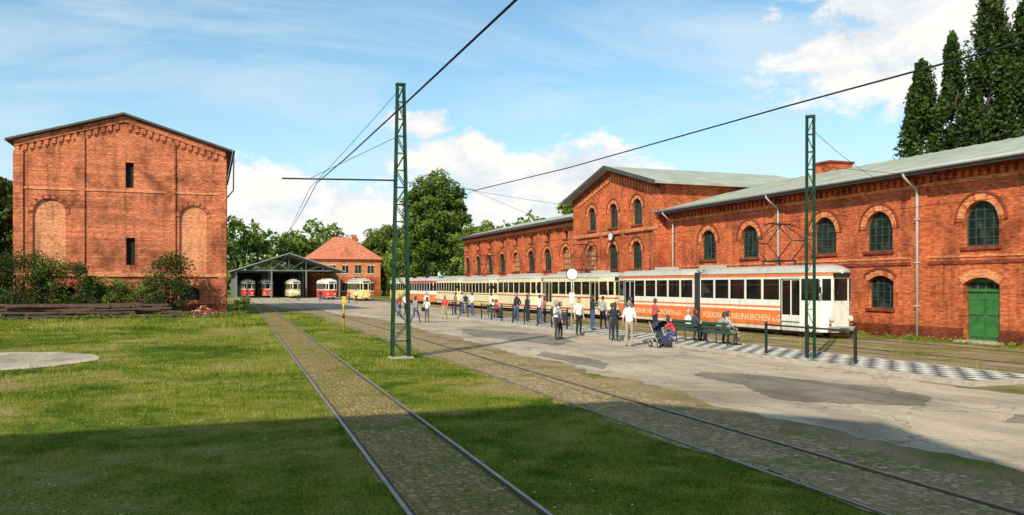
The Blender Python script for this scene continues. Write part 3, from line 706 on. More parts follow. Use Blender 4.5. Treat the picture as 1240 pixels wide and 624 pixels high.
for k in range(6):
    y_=162+k*6
    for x in (ca0,ca0+6.3,ca1-6.3,ca1): M.box(x-.14,x+.14,0,5.3,y_-.14,y_+.14,STL)
    P=[(ca0,y_,5.2),(cmid,y_,8.3),(ca1,y_,5.2)]
    M.bar(P[0],P[1],.2,.3,STL); M.bar(P[1],P[2],.2,.3,STL); M.bar((ca0,y_,5.2),(ca1,y_,5.2),.15,.2,STL)
    for j in range(1,6):
        x=ca0+(ca1-ca0)*j/6; zt=5.2+3.1*(1-abs(x-cmid)/(cmid-ca0)); M.bar((x,y_,5.2),(x,y_,zt),.1,.1,STL)
        x2=ca0+(ca1-ca0)*(j+(1 if x<cmid-.1 else -1))/6
        M.bar((x,y_,zt),(x2,y_,5.2),.08,.08,STL)
M.slab([(ca0-1.2,161,5.0),(cmid,161,8.55),(cmid,193,8.55),(ca0-1.2,193,5.0)],.12,CANR); M.slab([(ca1+1.2,161,5.0),(cmid,161,8.55),(cmid,193,8.55),(ca1+1.2,193,5.0)],.12,CANR)
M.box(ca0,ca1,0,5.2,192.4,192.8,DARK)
M.build('frame_and_roof',CN)
# ------------------------------------------------------------------ MASTS
def lattice(name,x,y,h,wb,wt,db,dt,rot=0,arms=()):
    e=empty(name,(x,y,0)); M=Mesher(); cr,sr=math.cos(rot),math.sin(rot)
    P=lambda u,v,z: Vector((x+u*cr-v*sr,y+u*sr+v*cr,z))
    W=lambda z:(wb+(wt-wb)*z/h)/2; Dp=lambda z:(db+(dt-db)*z/h)/2
    for a in(-1,1):
        for b in(-1,1): M.bar(P(a*W(0),b*Dp(0),0),P(a*W(h),b*Dp(h),h),.07,.07,MASTG)
    n=int(h/.55)
    for i in range(n):
        z0=h*i/n;z1=h*(i+1)/n
        for b in(-1,1):
            M.bar(P(-W(z0),b*Dp(z0),z0),P(W(z1),b*Dp(z1),z1),.05,.02,MASTG) if i%2 else M.bar(P(W(z0),b*Dp(z0),z0),P(-W(z1),b*Dp(z1),z1),.05,.02,MASTG)
            M.bar(P(-W(z0),b*Dp(z0),z0),P(W(z0),b*Dp(z0),z0),.04,.02,MASTG)
        for a in(-1,1):
            M.bar(P(a*W(z0),-Dp(z0),z0),P(a*W(z1),Dp(z1),z1),.04,.02,MASTG) if i%2 else M.bar(P(a*W(z0),Dp(z0),z0),P(a*W(z1),-Dp(z1),z1),.04,.02,MASTG)
    M.chunk(P(0,0,.02),(wb+.2,db+.2,.08),Matrix.Rotation(rot,3,'Z'),STONE); M.chunk(P(0,0,h+.02),(wt+.1,dt+.1,.06),Matrix.Rotation(rot,3,'Z'),MASTG)
    for a_,b_,r in arms: M.tube([a_,b_],r,IRON,6)
    M.build('lattice',e)
lattice('overhead_line_mast',6.2,27.7,9.3,.58,.22,.34,.16,0,[((2.3,27.7,5.95),(6.1,27.7,6.05),.03),((6.3,27.7,6.0),(8.9,27.9,5.86),.014),((6.2,27.7,7.6),(3.2,27.7,6.0),.01)])
lattice('overhead_line_mast',18.4,21.8,7.95,.25,.21,.20,.16,math.radians(-40),[])
def wires(name,lst):
    M=Mesher()
    for pts,r in lst: M.tube(pts,r,WIRE,5)
    M.build(name)
def sag(a,b,s,n=10):
    a=Vector(a);b=Vector(b); return [a.lerp(b,i/n)-Vector((0,0,s*4*(i/n)*(1-i/n))) for i in range(n+1)]
wires('overhead_wires',[
 ([(3.4,27.7,5.85),(3.15,20,5.55),(2.9,12.8,5.32),(2.8,7.4,5.25),(2.8,0,5.35),(2.8,-12,5.8)],.015),
 (sag((3.4,27.7,5.85),(4.9,62,5.6),.3),.013),(sag((4.9,62,5.6),(7.5,160,5.8),.4),.013),
 (sag((6.2,27.7,9.2),(3.4,29.5,5.9),.05),.009),(sag((3.4,29.5,5.9),(4.6,58,4.9),.05),.009),
 ([(8.9,28,5.84),(9.0,20,5.6),(9.0,11.1,5.45),(9.1,7,5.38),(9.1,0,5.5),(9.1,-12,5.9)],.015),
 (sag((8.9,28,5.84),(10.5,80,5.7),.4),.008),
 (sag((27.4,-5,5.9),(27.4,50,5.75),.12),.011),(sag((27.4,50,5.75),(27.4,160,5.75),.3),.011),
 (sag((23.4,-5,5.9),(23.6,60,5.75),.15),.010),
 (sag((18.4,21.8,7.6),(31,30,6.9),.35),.008),(sag((18.4,21.8,6.4),(31,21,6.4),.2),.008),
 (sag((8.9,28,5.84),(31,40,6.9),.5),.006),(sag((8.9,28,5.86),(30.4,59,6.8),.5),.006)])
# ------------------------------------------------------------------ TRAMS
def tram_body(M,xc,y0,y1,levels,roofm,zr,W,n0,n1,sidewins,door_idx,wz,framec,t0=.28,t1=.28,nosewhite=False):
    def end(y,s,n,t):
        if n<=.05: return [(-W,y),(W,y)]
        return [(-W,y+s*n),(-W+t*.8,y+s*n*.22),(-W+t+.35,y+s*.02),(W-t-.35,y+s*.02),(W-t*.8,y+s*n*.22),(W,y+s*n)]
    A=end(y0,1,n0,t0); B=end(y1,-1,n1,t1)
    ya=y0+n0; yb_=y1-n1; k=sidewins
    side=[(ya+(yb_-ya)*i/k) for i in range(1,k)]
    Lp=[A[0]]+[(-W,y) for y in side]+[B[0]]
    loop=Lp+B[1:]+[(W,y) for y in reversed(side)]+[A[-1]]+list(reversed(A[1:-1]))
    n=len(loop); typ=[]
    for i in range(n):
        a=Vector((*loop[i],0));b=Vector((*loop[(i+1)%n],0))
        if abs(a.x-b.x)<1e-4 and abs(a.x)>W-.01:
            ym=(a.y+b.y)/2; idx=int((ym-ya)/((yb_-ya)/k))
            typ.append('door' if idx in door_idx and a.x<0 else 'win')
        elif (len(A)==2 and abs(a.y-y0)<.01 and abs(b.y-y0)<.01) or (len(B)==2 and abs(a.y-y1)<.01 and abs(b.y-y1)<.01): typ.append('blank')
        else: typ.append('win')
    pt=lambda p,z: Vector((xc+p[0],p[1],z))
    for i in range(n):
        a=Vector(loop[i]);b=Vector(loop[(i+1)%n]); d=b-a; l=d.length
        if l<1e-4: continue
        d/=l; nrm=Vector((d.y,-d.x)); mid=(a+b)/2
        if nrm.dot(mid-Vector((0,(y0+y1)/2)))>0 : inw=-nrm
        else: inw=nrm
        m=min(.09,l*.12)
        isnose=nosewhite and a.y<=ya+.01 and b.y<=ya+.01
        for z0,z1,mt in levels:
            if isnose and mt is TO and z0<2: mt=TW
            isw=(z0>=wz[0]-1e-3 and z1<=wz[1]+1e-3)
            if typ[i]=='blank' or (not isw and typ[i]!='door') or (typ[i]=='door' and not isw and z0>=wz[1]-1e-3):
                M.face([pt(a,z0),pt(b,z0),pt(b,z1),pt(a,z1)],mt); continue
            if typ[i]=='door' and not isw: continue
            if typ[i]=='win':
                aa=a+d*m;bb=b-d*m; zz0=z0+.02; zz1=z1-.02
                M.face([pt(a,z0),pt(aa,z0),pt(aa,z1),pt(a,z1)],mt); M.face([pt(bb,z0),pt(b,z0),pt(b,z1),pt(bb,z1)],mt)
                M.face([pt(aa,z0),pt(bb,z0),pt(bb,zz0),pt(aa,zz0)],mt); M.face([pt(aa,zz1),pt(bb,zz1),pt(bb,z1),pt(aa,z1)],mt)
                ai=aa+inw*.035;bi=bb+inw*.035
                q=[(aa,zz0),(bb,zz0),(bb,zz1),(aa,zz1)];qi=[(ai,zz0),(bi,zz0),(bi,zz1),(ai,zz1)]
                for x in range(4): M.face([pt(*q[x]),pt(*q[(x+1)%4]),pt(*qi[(x+1)%4]),pt(*qi[x])],framec)
                M.face([pt(*x) for x in qi],TGLASS)
                if l<2.2 and abs(a.x-b.x)<1e-4:
                    zb=z1-.3; o=inw*.02; M.face([pt(aa+o,zb-.02),pt(bb+o,zb-.02),pt(bb+o,zb+.02),pt(aa+o,zb+.02)],framec)
                    if random.random()<.6:
                        o=inw*.10; cw=.2; M.face([pt(aa+o,zz0),pt(aa+o+d*cw,zz0),pt(aa+o+d*cw,zz1),pt(aa+o,zz1)],SEAT)
        if typ[i]=='door':
            z0=levels[0][0];z1=wz[1]; o=inw*.07; e=.05
            A_=a+o;B_=b+o; mm=(A_+B_)/2
            M.face([pt(a,z0),pt(A_,z0),pt(A_,z1),pt(a,z1)],framec);M.face([pt(b,z0),pt(B_,z0),pt(B_,z1),pt(b,z1)],framec)
            for p,q in((A_,mm),(mm,B_)):
                p1=p+d*e;q1=q-d*e; lvz=levels[0][0]+.75
                M.face([pt(p,z0),pt(p1,z0),pt(p1,z1),pt(p,z1)],levels[0][2]);M.face([pt(q1,z0),pt(q,z0),pt(q,z1),pt(q1,z1)],levels[0][2])
                M.face([pt(p1,z0),pt(q1,z0),pt(q1,lvz),pt(p1,lvz)],levels[0][2]); M.face([pt(p1,z1-.08),pt(q1,z1-.08),pt(q1,z1),pt(p1,z1)],levels[0][2])
                M.face([pt(p1,lvz),pt(q1,lvz),pt(q1,z1-.08),pt(p1,z1-.08)],TGLASS)
    zt=levels[-1][1]; rise=zr-zt; ym=(y0+y1)/2; prev=[pt(p,zt) for p in loop]
    def ring(ins,z):
        r=[]
        for p in loop:
            x=p[0]*(1-ins/W); hy=(y1-y0)/2; y=ym+(p[1]-ym)*(1-ins*.75/hy)
            r.append(Vector((xc+x,y,z)))
        return r
    for ins,f in [(-.03,0.0),(-.03,.05),(.03,.25),(.13,.5),(.32,.75),(.6,.93),(.95,1.0)]:
        cur=ring(ins,zt+rise*f)
        for i in range(n): M.face([prev[i],prev[(i+1)%n],cur[(i+1)%n],cur[i]],roofm,True)
        prev=cur
    M.face(prev,roofm)
    M.face([pt(p,levels[0][0]+.45) for p in loop],TDK)
    M.face([pt(p,levels[0][0]) for p in loop],TDK)
    ys=ya+.4
    while ys<yb_-.5:
        for sx_ in(-1,1):
            xx=xc+sx_*(W-.5); M.box(xx-.38,xx+.38,1.1,1.25,ys,ys+.45,SEAT); M.box(xx-.38,xx+.38,1.2,2.05,ys+.45,ys+.53,SEAT)
        ys+=1.05
def bogie(M,xc,yc,wb=1.8,r=.34,W=.9):
    for s in(-1,1):
        for t in(-1,1):
            M.disc((xc+s*.72,yc+t*wb/2,r+.03),(1,0,0),r,.12,RUST,18); M.disc((xc+s*.80,yc+t*wb/2,r+.03),(1,0,0),.13,.08,TDK,10)
        M.box(xc+s*.86-.06,xc+s*.86+.06,.25,.5,yc-wb/2-.4,yc+wb/2+.4,TDK)
    M.box(xc-.7,xc+.7,.3,.45,yc-.5,yc+.5,TDK); M.box(xc-.05,xc+.05,.3,.45,yc-wb/2,yc+wb/2,TDK)
def pantograph(M,xc,yc,z0,z1,L_=2.0):
    zm=(z0+z1)/2
    for s in(-1,1):
        x=xc+s*.45
        M.tube([(x,yc-.45,z0),(x,yc-L_/1.3,zm),(x*.5+xc*.5,yc-.08,z1)],.03,IRON,5); M.tube([(x,yc+.45,z0),(x,yc+L_/1.3,zm),(x*.5+xc*.5,yc+.08,z1)],.03,IRON,5)
    for t in(-1,1): M.tube([(xc-.45,yc+t*L_/1.3,zm),(xc+.45,yc+t*L_/1.3,zm)],.026,IRON,5); M.tube([(xc-.45,yc+t*L_/1.3,zm),(xc+.21,yc+t*.08,z1)],.016,IRON,5)
    for t in (-.12,.12): M.tube([(xc-.95,yc+t,z1-.12),(xc-.7,yc+t,z1),(xc+.7,yc+t,z1),(xc+.95,yc+t,z1-.12)],.028,IRON,5)
    M.box(xc-.55,xc+.55,z0-.08,z0,yc-.7,yc+.7,TDK)
    for s in(-1,1):
        for t in(-1,1): M.tube([(xc+s*.5,yc+t*.6,z0-.25),(xc+s*.5,yc+t*.6,z0-.05)],.05,RUST,6)
def frontbits(M,xc,y,s,levels,dest=True,W=1.1):
    for sx_ in(-1,1):
        M.disc((xc+sx_*.55,y-s*.01,.95),(0,1,0),.12,.08,LAMP,14); M.disc((xc+sx_*.55,y-s*.0,.95),(0,1,0),.145,.05,TG,14); M.disc((xc+sx_*.62,y-s*.0,.68),(0,1,0),.06,.06,TR,10)
    M.box(xc-.75,xc+.75,.42,.58,y-.06 if s>0 else y-.02,y+.02 if s>0 else y+.06,TG); M.box(xc-.12,xc+.12,.34,.5,min(y,y-s*.4),max(y,y-s*.4),TDK)
    if dest: M.box(xc-.45,xc+.45,2.84,3.04,y-.05 if s>0 else y,y if s>0 else y+.05,IRON)
    M.disc((xc,y-s*.02,3.12),(0,1,0),.1,.12,LAMP,12)
    M.tube([(xc-1.05,y+s*.3,2.75),(xc-1.22,y+s*.0,2.7),(xc-1.22,y,2.3)],.015,IRON,5); M.box(xc-1.3,xc-1.14,2.1,2.4,y-.02,y+.02,IRON)
    M.tube([(xc-.4,y-s*.06,1.75),(xc-.1,y-s*.07,2.5)],.012,IRON,4)
def tram(xc,y0,y1,scheme,wins=6,doors=(),nose=1.5,zr=3.45,panto=None,parts=1,W=1.1,bog=None):
    e=empty('tram',(xc,(y0+y1)/2,0)); M=Mesher(); lv,roofm,wz=scheme; rn=nose
    if parts==2:
        ym=(y0+y1)/2
        tram_body(M,xc,y0,ym-.35,lv,roofm,zr,W,nose,0,wins,doors,wz,TDK,nosewhite=True); tram_body(M,xc,ym+.35,y1,lv,roofm,zr,W,0,rn,wins,(wins-1,),wz,TDK)
        for k in range(8):
            yy=ym-.34+k*.085; g=.04 if k%2 else 0
            M.box(xc-W+.04+g,xc+W-.04-g,.5,3.2-g,yy,yy+.084,RUB)
        for yy in (y0+2.7,ym,y1-2.7): bogie(M,xc,yy)
    else:
        tram_body(M,xc,y0,y1,lv,roofm,zr,W,nose,rn,wins,doors,wz,TDK)
        for yy in (bog or (y0+(y1-y0)*.28,y0+(y1-y0)*.72)): bogie(M,xc,yy,1.5)
    frontbits(M,xc,y0,1,lv); frontbits(M,xc,y1,-1,lv)
    for k in range(3):
        yy=y0+(y1-y0)*(.25+.25*k)
        if panto and abs(yy-panto)<1.6: continue
        M.box(xc-.45,xc+.45,zr-.03,zr+.16,yy-.7,yy+.7,TG)
    for s in (-1,1): M.box(xc+s*.75-.03,xc+s*.75+.03,zr-.12,zr-.02,y0+1.5,y1-1.5,TG)
    if panto: pantograph(M,xc,panto,zr+.3,5.6)
    M.build('body',e); return e
S1=([(.30,.45,TW),(.45,1.24,TO),(1.24,1.36,TW),(1.36,1.46,TO),(1.46,1.74,TW),(1.74,2.8,TW),(2.8,2.9,TW),(2.9,3.06,TO)],TG,(1.74,2.8))
S2=([(.35,.6,TC),(.6,.74,TR),(.74,1.5,TC),(1.5,1.6,TR),(1.6,1.75,TC),(1.75,2.75,TC),(2.75,3.05,TC)],TG,(1.75,2.75))
S3=([(.35,.75,TY),(.75,.82,TDK),(.82,1.5,TC),(1.5,1.56,TDK),(1.56,1.65,TC),(1.65,2.7,TC),(2.7,3.0,TC)],TG,(1.65,2.7))
S4=([(.35,1.3,TO),(1.3,1.7,TW),(1.7,2.75,TW),(2.75,3.0,TR)],TG,(1.7,2.75))
S5=([(.35,1.6,TY),(1.6,1.7,TC),(1.7,2.7,TC),(2.7,3.0,TC)],TG,(1.7,2.7))
S6=([(.35,1.6,TR),(1.6,1.7,TW),(1.7,2.7,TW),(2.7,3.0,TW)],TW,(1.7,2.7))
t1=tram(27.4,30.4,50.9,S1,6,(0,),1.5,3.45,34.8,2)
cu=bpy.data.curves.new('txt','FONT'); cu.body='VOLKSBANK NEUNKIRCHEN e.G.'; cu.size=.46; cu.extrude=.003; cu.align_x='CENTER'
o=bpy.data.objects.new('txt',cu); COL.objects.link(o); bpy.context.view_layer.update()
me=bpy.data.meshes.new_from_object(o.evaluated_get(bpy.context.evaluated_depsgraph_get())); bpy.data.objects.remove(o)
for yy in (36.6,45.6):
    m2=me.copy()
    for v in m2.vertices: v.co=Vector((27.4-1.1-.006+v.co.z*.5,yy-v.co.x,.69+v.co.y))
    m2.materials.clear(); m2.materials.append(TC); mkobj('lettering',m2,t1)
tram(27.4,52.0,64.6,S2,7,(0,6),1.3,3.4,58,W=1.08)
tram(27.4,65.6,76.0,S2,6,(),1.0,3.35,W=1.05)
tram(27.4,77.0,87.5,S3,8,(),.7,3.35,82,W=1.05)
tram(27.4,88.3,98.5,S2,8,(),.7,3.35,W=1.05)
tram(27.4,99.8,113,S4,8,(),1.2,3.4,106,W=1.1)
tram(27.4,114,126,S5,7,(),1.0,3.4,W=1.05)
tram(22.8,126,138,S5,7,(),1.0,3.4,132,W=1.05)
tram(19.6,140,152,S6,7,(),1.0,3.4,W=1.1)
tram(15.5,158,170,S3,7,(),1.0,3.4,W=1.1)
tram(11,165,177,S6,7,(),1.0,3.4,W=1.1)
tram(7.6,164,176,S6,7,(),1.0,3.4,W=1.1)
# ------------------------------------------------------------------ street furniture
BG=simple('bench_green',(.03,.07,.045),.5)
def bench(x,y,zb=.134,back=-1,length=1.8):
    e=empty('park_bench',(x,y,zb)); M=Mesher(); G_=BG
    for yy in(y-length/2+.2,y+length/2-.2):
        M.tube([(x-.22,yy,zb),(x-.2,yy,zb+.42),(x+.2,yy,zb+.42),(x+.24,yy,zb)],.022,IRON,6); M.tube([(x+back*.2,yy,zb+.4),(x+back*.32,yy,zb+.88)],.022,IRON,6)
        M.tube([(x+back*.26,yy,zb+.64),(x-back*.18,yy,zb+.64),(x-back*.2,yy,zb+.42)],.018,IRON,6)
    for k in range(4): xx=x-.2+k*.13; M.box(xx-.05,xx+.05,zb+.43,zb+.465,y-length/2,y+length/2,G_)
    for k in range(3):
        t=.25+.33*k; M.bar((x+back*(.2+.12*t)+.0,y-length/2,zb+.4+.48*t),(x+back*(.2+.12*t),y+length/2,zb+.4+.48*t),.03,.1,G_)
    M.build('frame_and_slats',e)
bench(19.2,30.2); bench(19.2,27.9); bench(19.3,55.8); bench(19.3,44)
def railing(x,y0,y1):
    M=Mesher(); n=max(1,round((y1-y0)/2.1)); zb=.134
    for k in range(n+1):
        y=y0+(y1-y0)*k/n; M.box(x-.035,x+.035,zb-.1,zb+1.02,y-.035,y+.035,IRON); M.ell((x,y,zb+1.05),(.05,.05,.05),IRON,8,6)
    M.tube([(x,y0,zb+.98),(x,y1,zb+.98)],.03,IRON,8)
    M.tube([(x,y0,zb+.5),(x,y1,zb+.5)],.02,IRON,6) if y0>21 else None
    M.build('platform_railing')
railing(18.2,19.6,23.8); railing(18.0,40.2,46.5); railing(18.0,48.5,54.8); railing(18.0,58,64)
e=empty('tram_stop_sign',(17.9,39.4,0)); M=Mesher(); M.tube([(17.9,39.4,.13),(17.9,39.4,3.35)],.035,PIPE,8)
M.disc((17.9,39.34,3.05),(.45,1,0),.28,.03,WHITE,24); M.disc((17.9,39.36,3.05),(.45,1,0),.32,.02,ZINCD,24); M.box(17.75,18.05,1.5,2.1,39.35,39.39,WHITE); M.build('pole_and_disc',e)
e=empty('marker_post',(6.7,43.4,0)); M=Mesher(); M.tube([(6.7,43.4,0),(6.7,43.4,1.2)],.05,YEL,8); M.tube([(6.7,43.4,1.2),(6.7,43.4,1.9)],.05,YEL,8); M.tube([(6.7,43.4,.75),(6.7,43.4,1.0)],.054,IRON,8); M.box(6.6,6.8,1.55,1.9,43.33,43.36,YEL); M.build('post',e)
M=Mesher()
for k in range(90):
    lay=random.choice([0,0,0,1,1,2,3]); x=random.uniform(-13,-4) if lay<2 else random.uniform(-11.5,-6); l=random.uniform(5,8.5)
    if x+l/2>1.0: x=1.0-l/2
    M.chunk((x,random.uniform(67.2,70.0),.14+lay*.25+random.uniform(0,.1)),(l,random.uniform(.12,.24),random.uniform(.12,.2)),Matrix.Rotation(random.uniform(-.09,.09),3,'Z')@Matrix.Rotation(random.uniform(-.03,.03),3,'Y'),random.choice([RUST,RUST,BARK]))
for k in range(7): M.chunk((-12+k*1.9,68.6,.12),(.25,3.4,.2),Matrix.Identity(3),BARK)
M.build('steel_beam_pile')
M=Mesher()
for k in range(420):
    a=random.random()*6.28; r=random.random()**.6; x=-.2+math.cos(a)*r*1.7; y=68.4+math.sin(a)*r*1.1; z=(1-r)*.9*random.random()+.04
    M.chunk((x,y,z),(.24,.12,.08),Matrix.Rotation(random.random()*6,3,'Z')@Matrix.Rotation(random.uniform(-1,1),3,'X'),random.choice([BRICKA,BRICKB,BRICKD,STONE]),.02)
M.ell((-.2,68.4,0),(1.5,.9,.6),BRICKD,16,8); M.build('brick_rubble_pile')
# ------------------------------------------------------------------ PEOPLE
STAND=dict(pelvis=(0,0,.96),spine=(0,.01,1.13),chest=(0,0,1.30),neck=(0,-.01,1.47),nhead=(0,.01,1.54),
 shL=(.17,-.01,1.41),elL=(.235,-.03,1.13),wrL=(.25,.05,.89),shR=(-.17,-.01,1.41),elR=(-.235,-.03,1.13),wrR=(-.25,.05,.89),
 hiL=(.09,0,.90),knL=(.10,.03,.50),anL=(.11,-.01,.09),toL=(.13,.15,.04),hiR=(-.09,0,.90),knR=(-.10,.02,.50),anR=(-.11,-.02,.09),toR=(-.13,.14,.04))
def P_(**k): d=dict(STAND); d.update(k); return d
POSE={'stand':P_(),'ease':P_(knL=(.12,.08,.5),anL=(.16,.06,.09),toL=(.2,.21,.04),elR=(-.27,-.08,1.15),wrR=(-.17,.06,1.0)),
 'walk':P_(knL=(.1,.2,.52),anL=(.1,.28,.1),toL=(.1,.44,.06),knR=(-.1,-.06,.49),anR=(-.1,-.33,.14),toR=(-.1,-.2,.04),elL=(.23,-.13,1.16),wrL=(.24,-.14,.92),elR=(-.23,.05,1.15),wrR=(-.24,.2,.95)),
 'camera':P_(elL=(.24,.12,1.2),wrL=(.09,.3,1.42),elR=(-.24,.12,1.2),wrR=(-.09,.3,1.42)),
 'armfold':P_(elL=(.25,.05,1.17),wrL=(.02,.21,1.17),elR=(-.25,.05,1.15),wrR=(-.04,.22,1.13)),
 'bag':P_(elL=(.24,-.06,1.17),wrL=(.2,.12,1.3))}
dz=-.40
SIT={k:(v[0],v[1],v[2]+dz) for k,v in STAND.items()}
SIT.update(hiL=(.1,.04,.54),knL=(.12,.44,.52),anL=(.12,.42,.09),toL=(.13,.58,.04),hiR=(-.1,.04,.54),knR=(-.12,.43,.52),anR=(-.13,.36,.09),toR=(-.14,.52,.04),elL=(.24,.05,.78),wrL=(.12,.28,.68),elR=(-.24,.05,.78),wrR=(-.12,.28,.68))
POSE['sit']=SIT
LS=dict(SIT); LS.update(spine=(0,.08,.72),chest=(0,.17,.87),neck=(0,.27,1.02),nhead=(0,.32,1.07),shL=(.17,.22,.97),shR=(-.17,.22,.97),elL=(.24,.36,.72),wrL=(.06,.55,.72),elR=(-.24,.36,.72),wrR=(-.06,.55,.7)); POSE['sitlean']=LS
CR=dict(pelvis=(0,-.05,.36),spine=(0,.0,.52),chest=(0,.12,.68),neck=(0,.22,.83),nhead=(0,.26,.89),shL=(.17,.17,.78),elL=(.24,.34,.6),wrL=(.14,.55,.62),shR=(-.17,.17,.78),elR=(-.24,.34,.6),wrR=(-.14,.55,.62),hiL=(.1,-.03,.34),knL=(.18,.38,.5),anL=(.15,.1,.09),toL=(.17,.27,.04),hiR=(-.1,-.03,.34),knR=(-.16,.36,.42),anR=(-.14,-.02,.12),toR=(-.15,.16,.04)); POSE['crouch']=CR
RAD=dict(pelvis=(.15,.115),spine=(.135,.105),chest=(.155,.115),neck=(.06,.06),nhead=(.052,.055),sh=(.068,.068),el=(.043,.043),wr=(.028,.028),pm=(.036,.02),hi=(.098,.098),kn=(.062,.062),an=(.043,.043),to=(.038,.03))
mcache={}
def cloth(c):
    if c not in mcache: mcache[c]=simple('cloth',c,.85,.15,14)
    return mcache[c]
def person(x,y,ang,pose='stand',top=(.7,.7,.68),bot=(.03,.035,.05),hair=(.06,.04,.025),sleeve=False,shorts=False,h=1.75,z=0.0,fem=False,bagc=None,headyaw=0,longhair=False):
    J={k:Vector(v) for k,v in POSE[pose].items()}
    for s in 'LR': J['pm'+s]=J['wr'+s]+(J['wr'+s]-J['el'+s]).normalized()*.075
    names=['pelvis','spine','chest','neck','nhead']+[a+s for s in 'LR' for a in('sh','el','wr','pm','hi','kn','an','to')]
    E=[('pelvis','spine','T'),('spine','chest','T'),('chest','neck','T'),('neck','nhead','N')]
    for s in 'LR': E+=[('chest','sh'+s,'T'),('sh'+s,'el'+s,'U'),('el'+s,'wr'+s,'F'),('wr'+s,'pm'+s,'H'),('pelvis','hi'+s,'B'),('hi'+s,'kn'+s,'B'),('kn'+s,'an'+s,'C'),('an'+s,'to'+s,'S')]
    bm=bmesh.new(); lay=bm.verts.layers.skin.verify(); V={}
    for n_ in names:
        v=bm.verts.new(J[n_]); r=RAD.get(n_) or RAD[n_[:2]]
        k=.92 if fem else 1.0
        if n_ in('chest','spine') and fem: k=.85
        v[lay].radius=(r[0]*k,r[1]*k); v[lay].use_root=(n_=='pelvis'); V[n_]=v
    for a,b,_ in E: bm.edges.new((V[a],V[b]))
    me=bpy.data.meshes.new('t'); bm.to_mesh(me); bm.free(); o=bpy.data.objects.new('t',me); COL.objects.link(o)
    mo=o.modifiers.new('s','SKIN'); mo.use_smooth_shade=True; sb=o.modifiers.new('b','SUBSURF'); sb.levels=2; sb.render_levels=2
    bpy.context.view_layer.update(); dg=bpy.context.evaluated_depsgraph_get(); em=bpy.data.meshes.new_from_object(o.evaluated_get(dg)); bpy.data.objects.remove(o)
    topm=cloth(top);botm=cloth(bot);shoe=cloth((.03,.025,.02)); hairm=cloth(hair)
    lab={'T':topm,'N':SKIN,'U':topm,'F':topm if sleeve else SKIN,'H':SKIN,'B':botm,'C':SKIN if shorts else botm,'S':shoe}
    M=Mesher(); vs=[v.co.copy() for v in em.vertices]; segs=[(J[a],J[b],l) for a,b,l in E]
    groups={}
    for p in em.polygons:
        c=p.center; best=1e9;bl='T'
        for a,b,l in segs:
            d=b-a; t=max(0,min(1,(c-a).dot(d)/d.length_squared)); dd=(c-(a+d*t)).length-(.05 if l in'TB' else 0)
            if dd<best: best=dd;bl=l
        groups.setdefault(lab[bl],[]).append(tuple(p.vertices))
    for m_,fs in groups.items():
        used=sorted({i for f in fs for i in f}); mp={i:k for k,i in enumerate(used)}
        M.raw([vs[i] for i in used],[tuple(mp[i] for i in f) for f in fs],m_,True)
    bpy.data.meshes.remove(em)
    for s,sg in(('L',1),('R',-1)):
        d=(J['pm'+s]-J['wr'+s]).normalized(); side=d.cross(Vector((1,0,0)))
        if side.length<.2: side=Vector((0,1,0))
        side.normalize(); pn=d.cross(side).normalized()*(-sg)
        if pn.dot(Vector((-J['pm'+s].x,0.2,0)))<0: pn=-pn
        for k,ln in enumerate((.068,.078,.073,.058)):
            b=J['pm'+s]+side*(-.027+.018*k)-d*.005; M.tube([b-d*.01,b+d*ln*.45+pn*.006,b+d*ln*.8+pn*.02,b+d*ln*.95+pn*.036],[.0095,.009,.008,.006],SKIN,6)
        sd=(side if side.y>0 else -side); b=J['wr'+s]+d*.03+sd*.02
        M.tube([b,b+sd*.025+d*.02,b+sd*.032+d*.05],[.012,.010,.008],SKIN,6)
    Rz=Matrix.Rotation(headyaw,3,'Z'); hc=J['nhead']+Rz@Vector((0,.015,.115))
    def hf(p):
        q=p.copy()
        if q.z<0: q.x*=1+.28*q.z; q.y*=1+.12*q.z
        if q.y>.75 and abs(q.x)<.3 and -.35<q.z<.05: q.y+=.22
        return Rz@q
    M.ell(hc,(.078,.098,.118),SKIN,16,12,hf)
    for s in(-1,1):
        M.ell(hc+Rz@Vector((s*.079,-.005,-.005)),(.012,.02,.03),SKIN,6,5); M.ell(hc+Rz@Vector((s*.03,.087,.008)),(.013,.008,.008),WHITE,6,5); M.ell(hc+Rz@Vector((s*.03,.094,.008)),(.006,.004,.006),IRON,6,4)
        M.ell(hc+Rz@Vector((s*.03,.091,.03)),(.018,.006,.004),hairm,6,4)
    M.ell(hc+Rz@Vector((0,.083,-.055)),(.024,.01,.006),cloth((.4,.12,.1)),8,4)
    kp=(lambda p:(Rz.inverted()@p).y<-.1 or (p.z>.42)) if not longhair else (lambda p:(Rz.inverted()@p).y<.2 or p.z>.42)
    M.ell(hc+Vector((0,0,.006)),(.088,.107,.126),hairm,16,12,None,kp)
    if longhair: M.ell(hc+Rz@Vector((0,-.06,-.09)),(.08,.05,.12),hairm,10,8)
    if bagc:
        bc=J['hiR']+Vector((-.17,-.02,.02)); M.chunk(bc,(.12,.34,.26),Matrix.Rotation(.1,3,'X'),cloth(bagc),.015)
        M.tube([bc+Vector((0,-.14,.12)),J['chest']+Vector((-.05,-.14,.1)),J['shL']+Vector((-.05,-.02,.07)),J['chest']+Vector((-.03,.14,.05)),bc+Vector((0,.14,.12))],.014,cloth(bagc),5)
    ob=M.build('person'); k=h/1.75; ob.scale=(k,k,k); ob.location=(x,y,z); ob.rotation_euler=(0,0,math.radians(ang)); return ob
WH=(.80,.79,.75); BK=(.02,.02,.025); KH=(.36,.29,.19); BL=(.05,.08,.2); GY=(.25,.25,.26); RD=(.65,.05,.06)
person(12.9,53.2,-60,'walk',GY,BL,sleeve=True)
person(13.6,52.9,-40,'bag',WH,(.1,.09,.08),bagc=BK,fem=True,longhair=True,h=1.68)
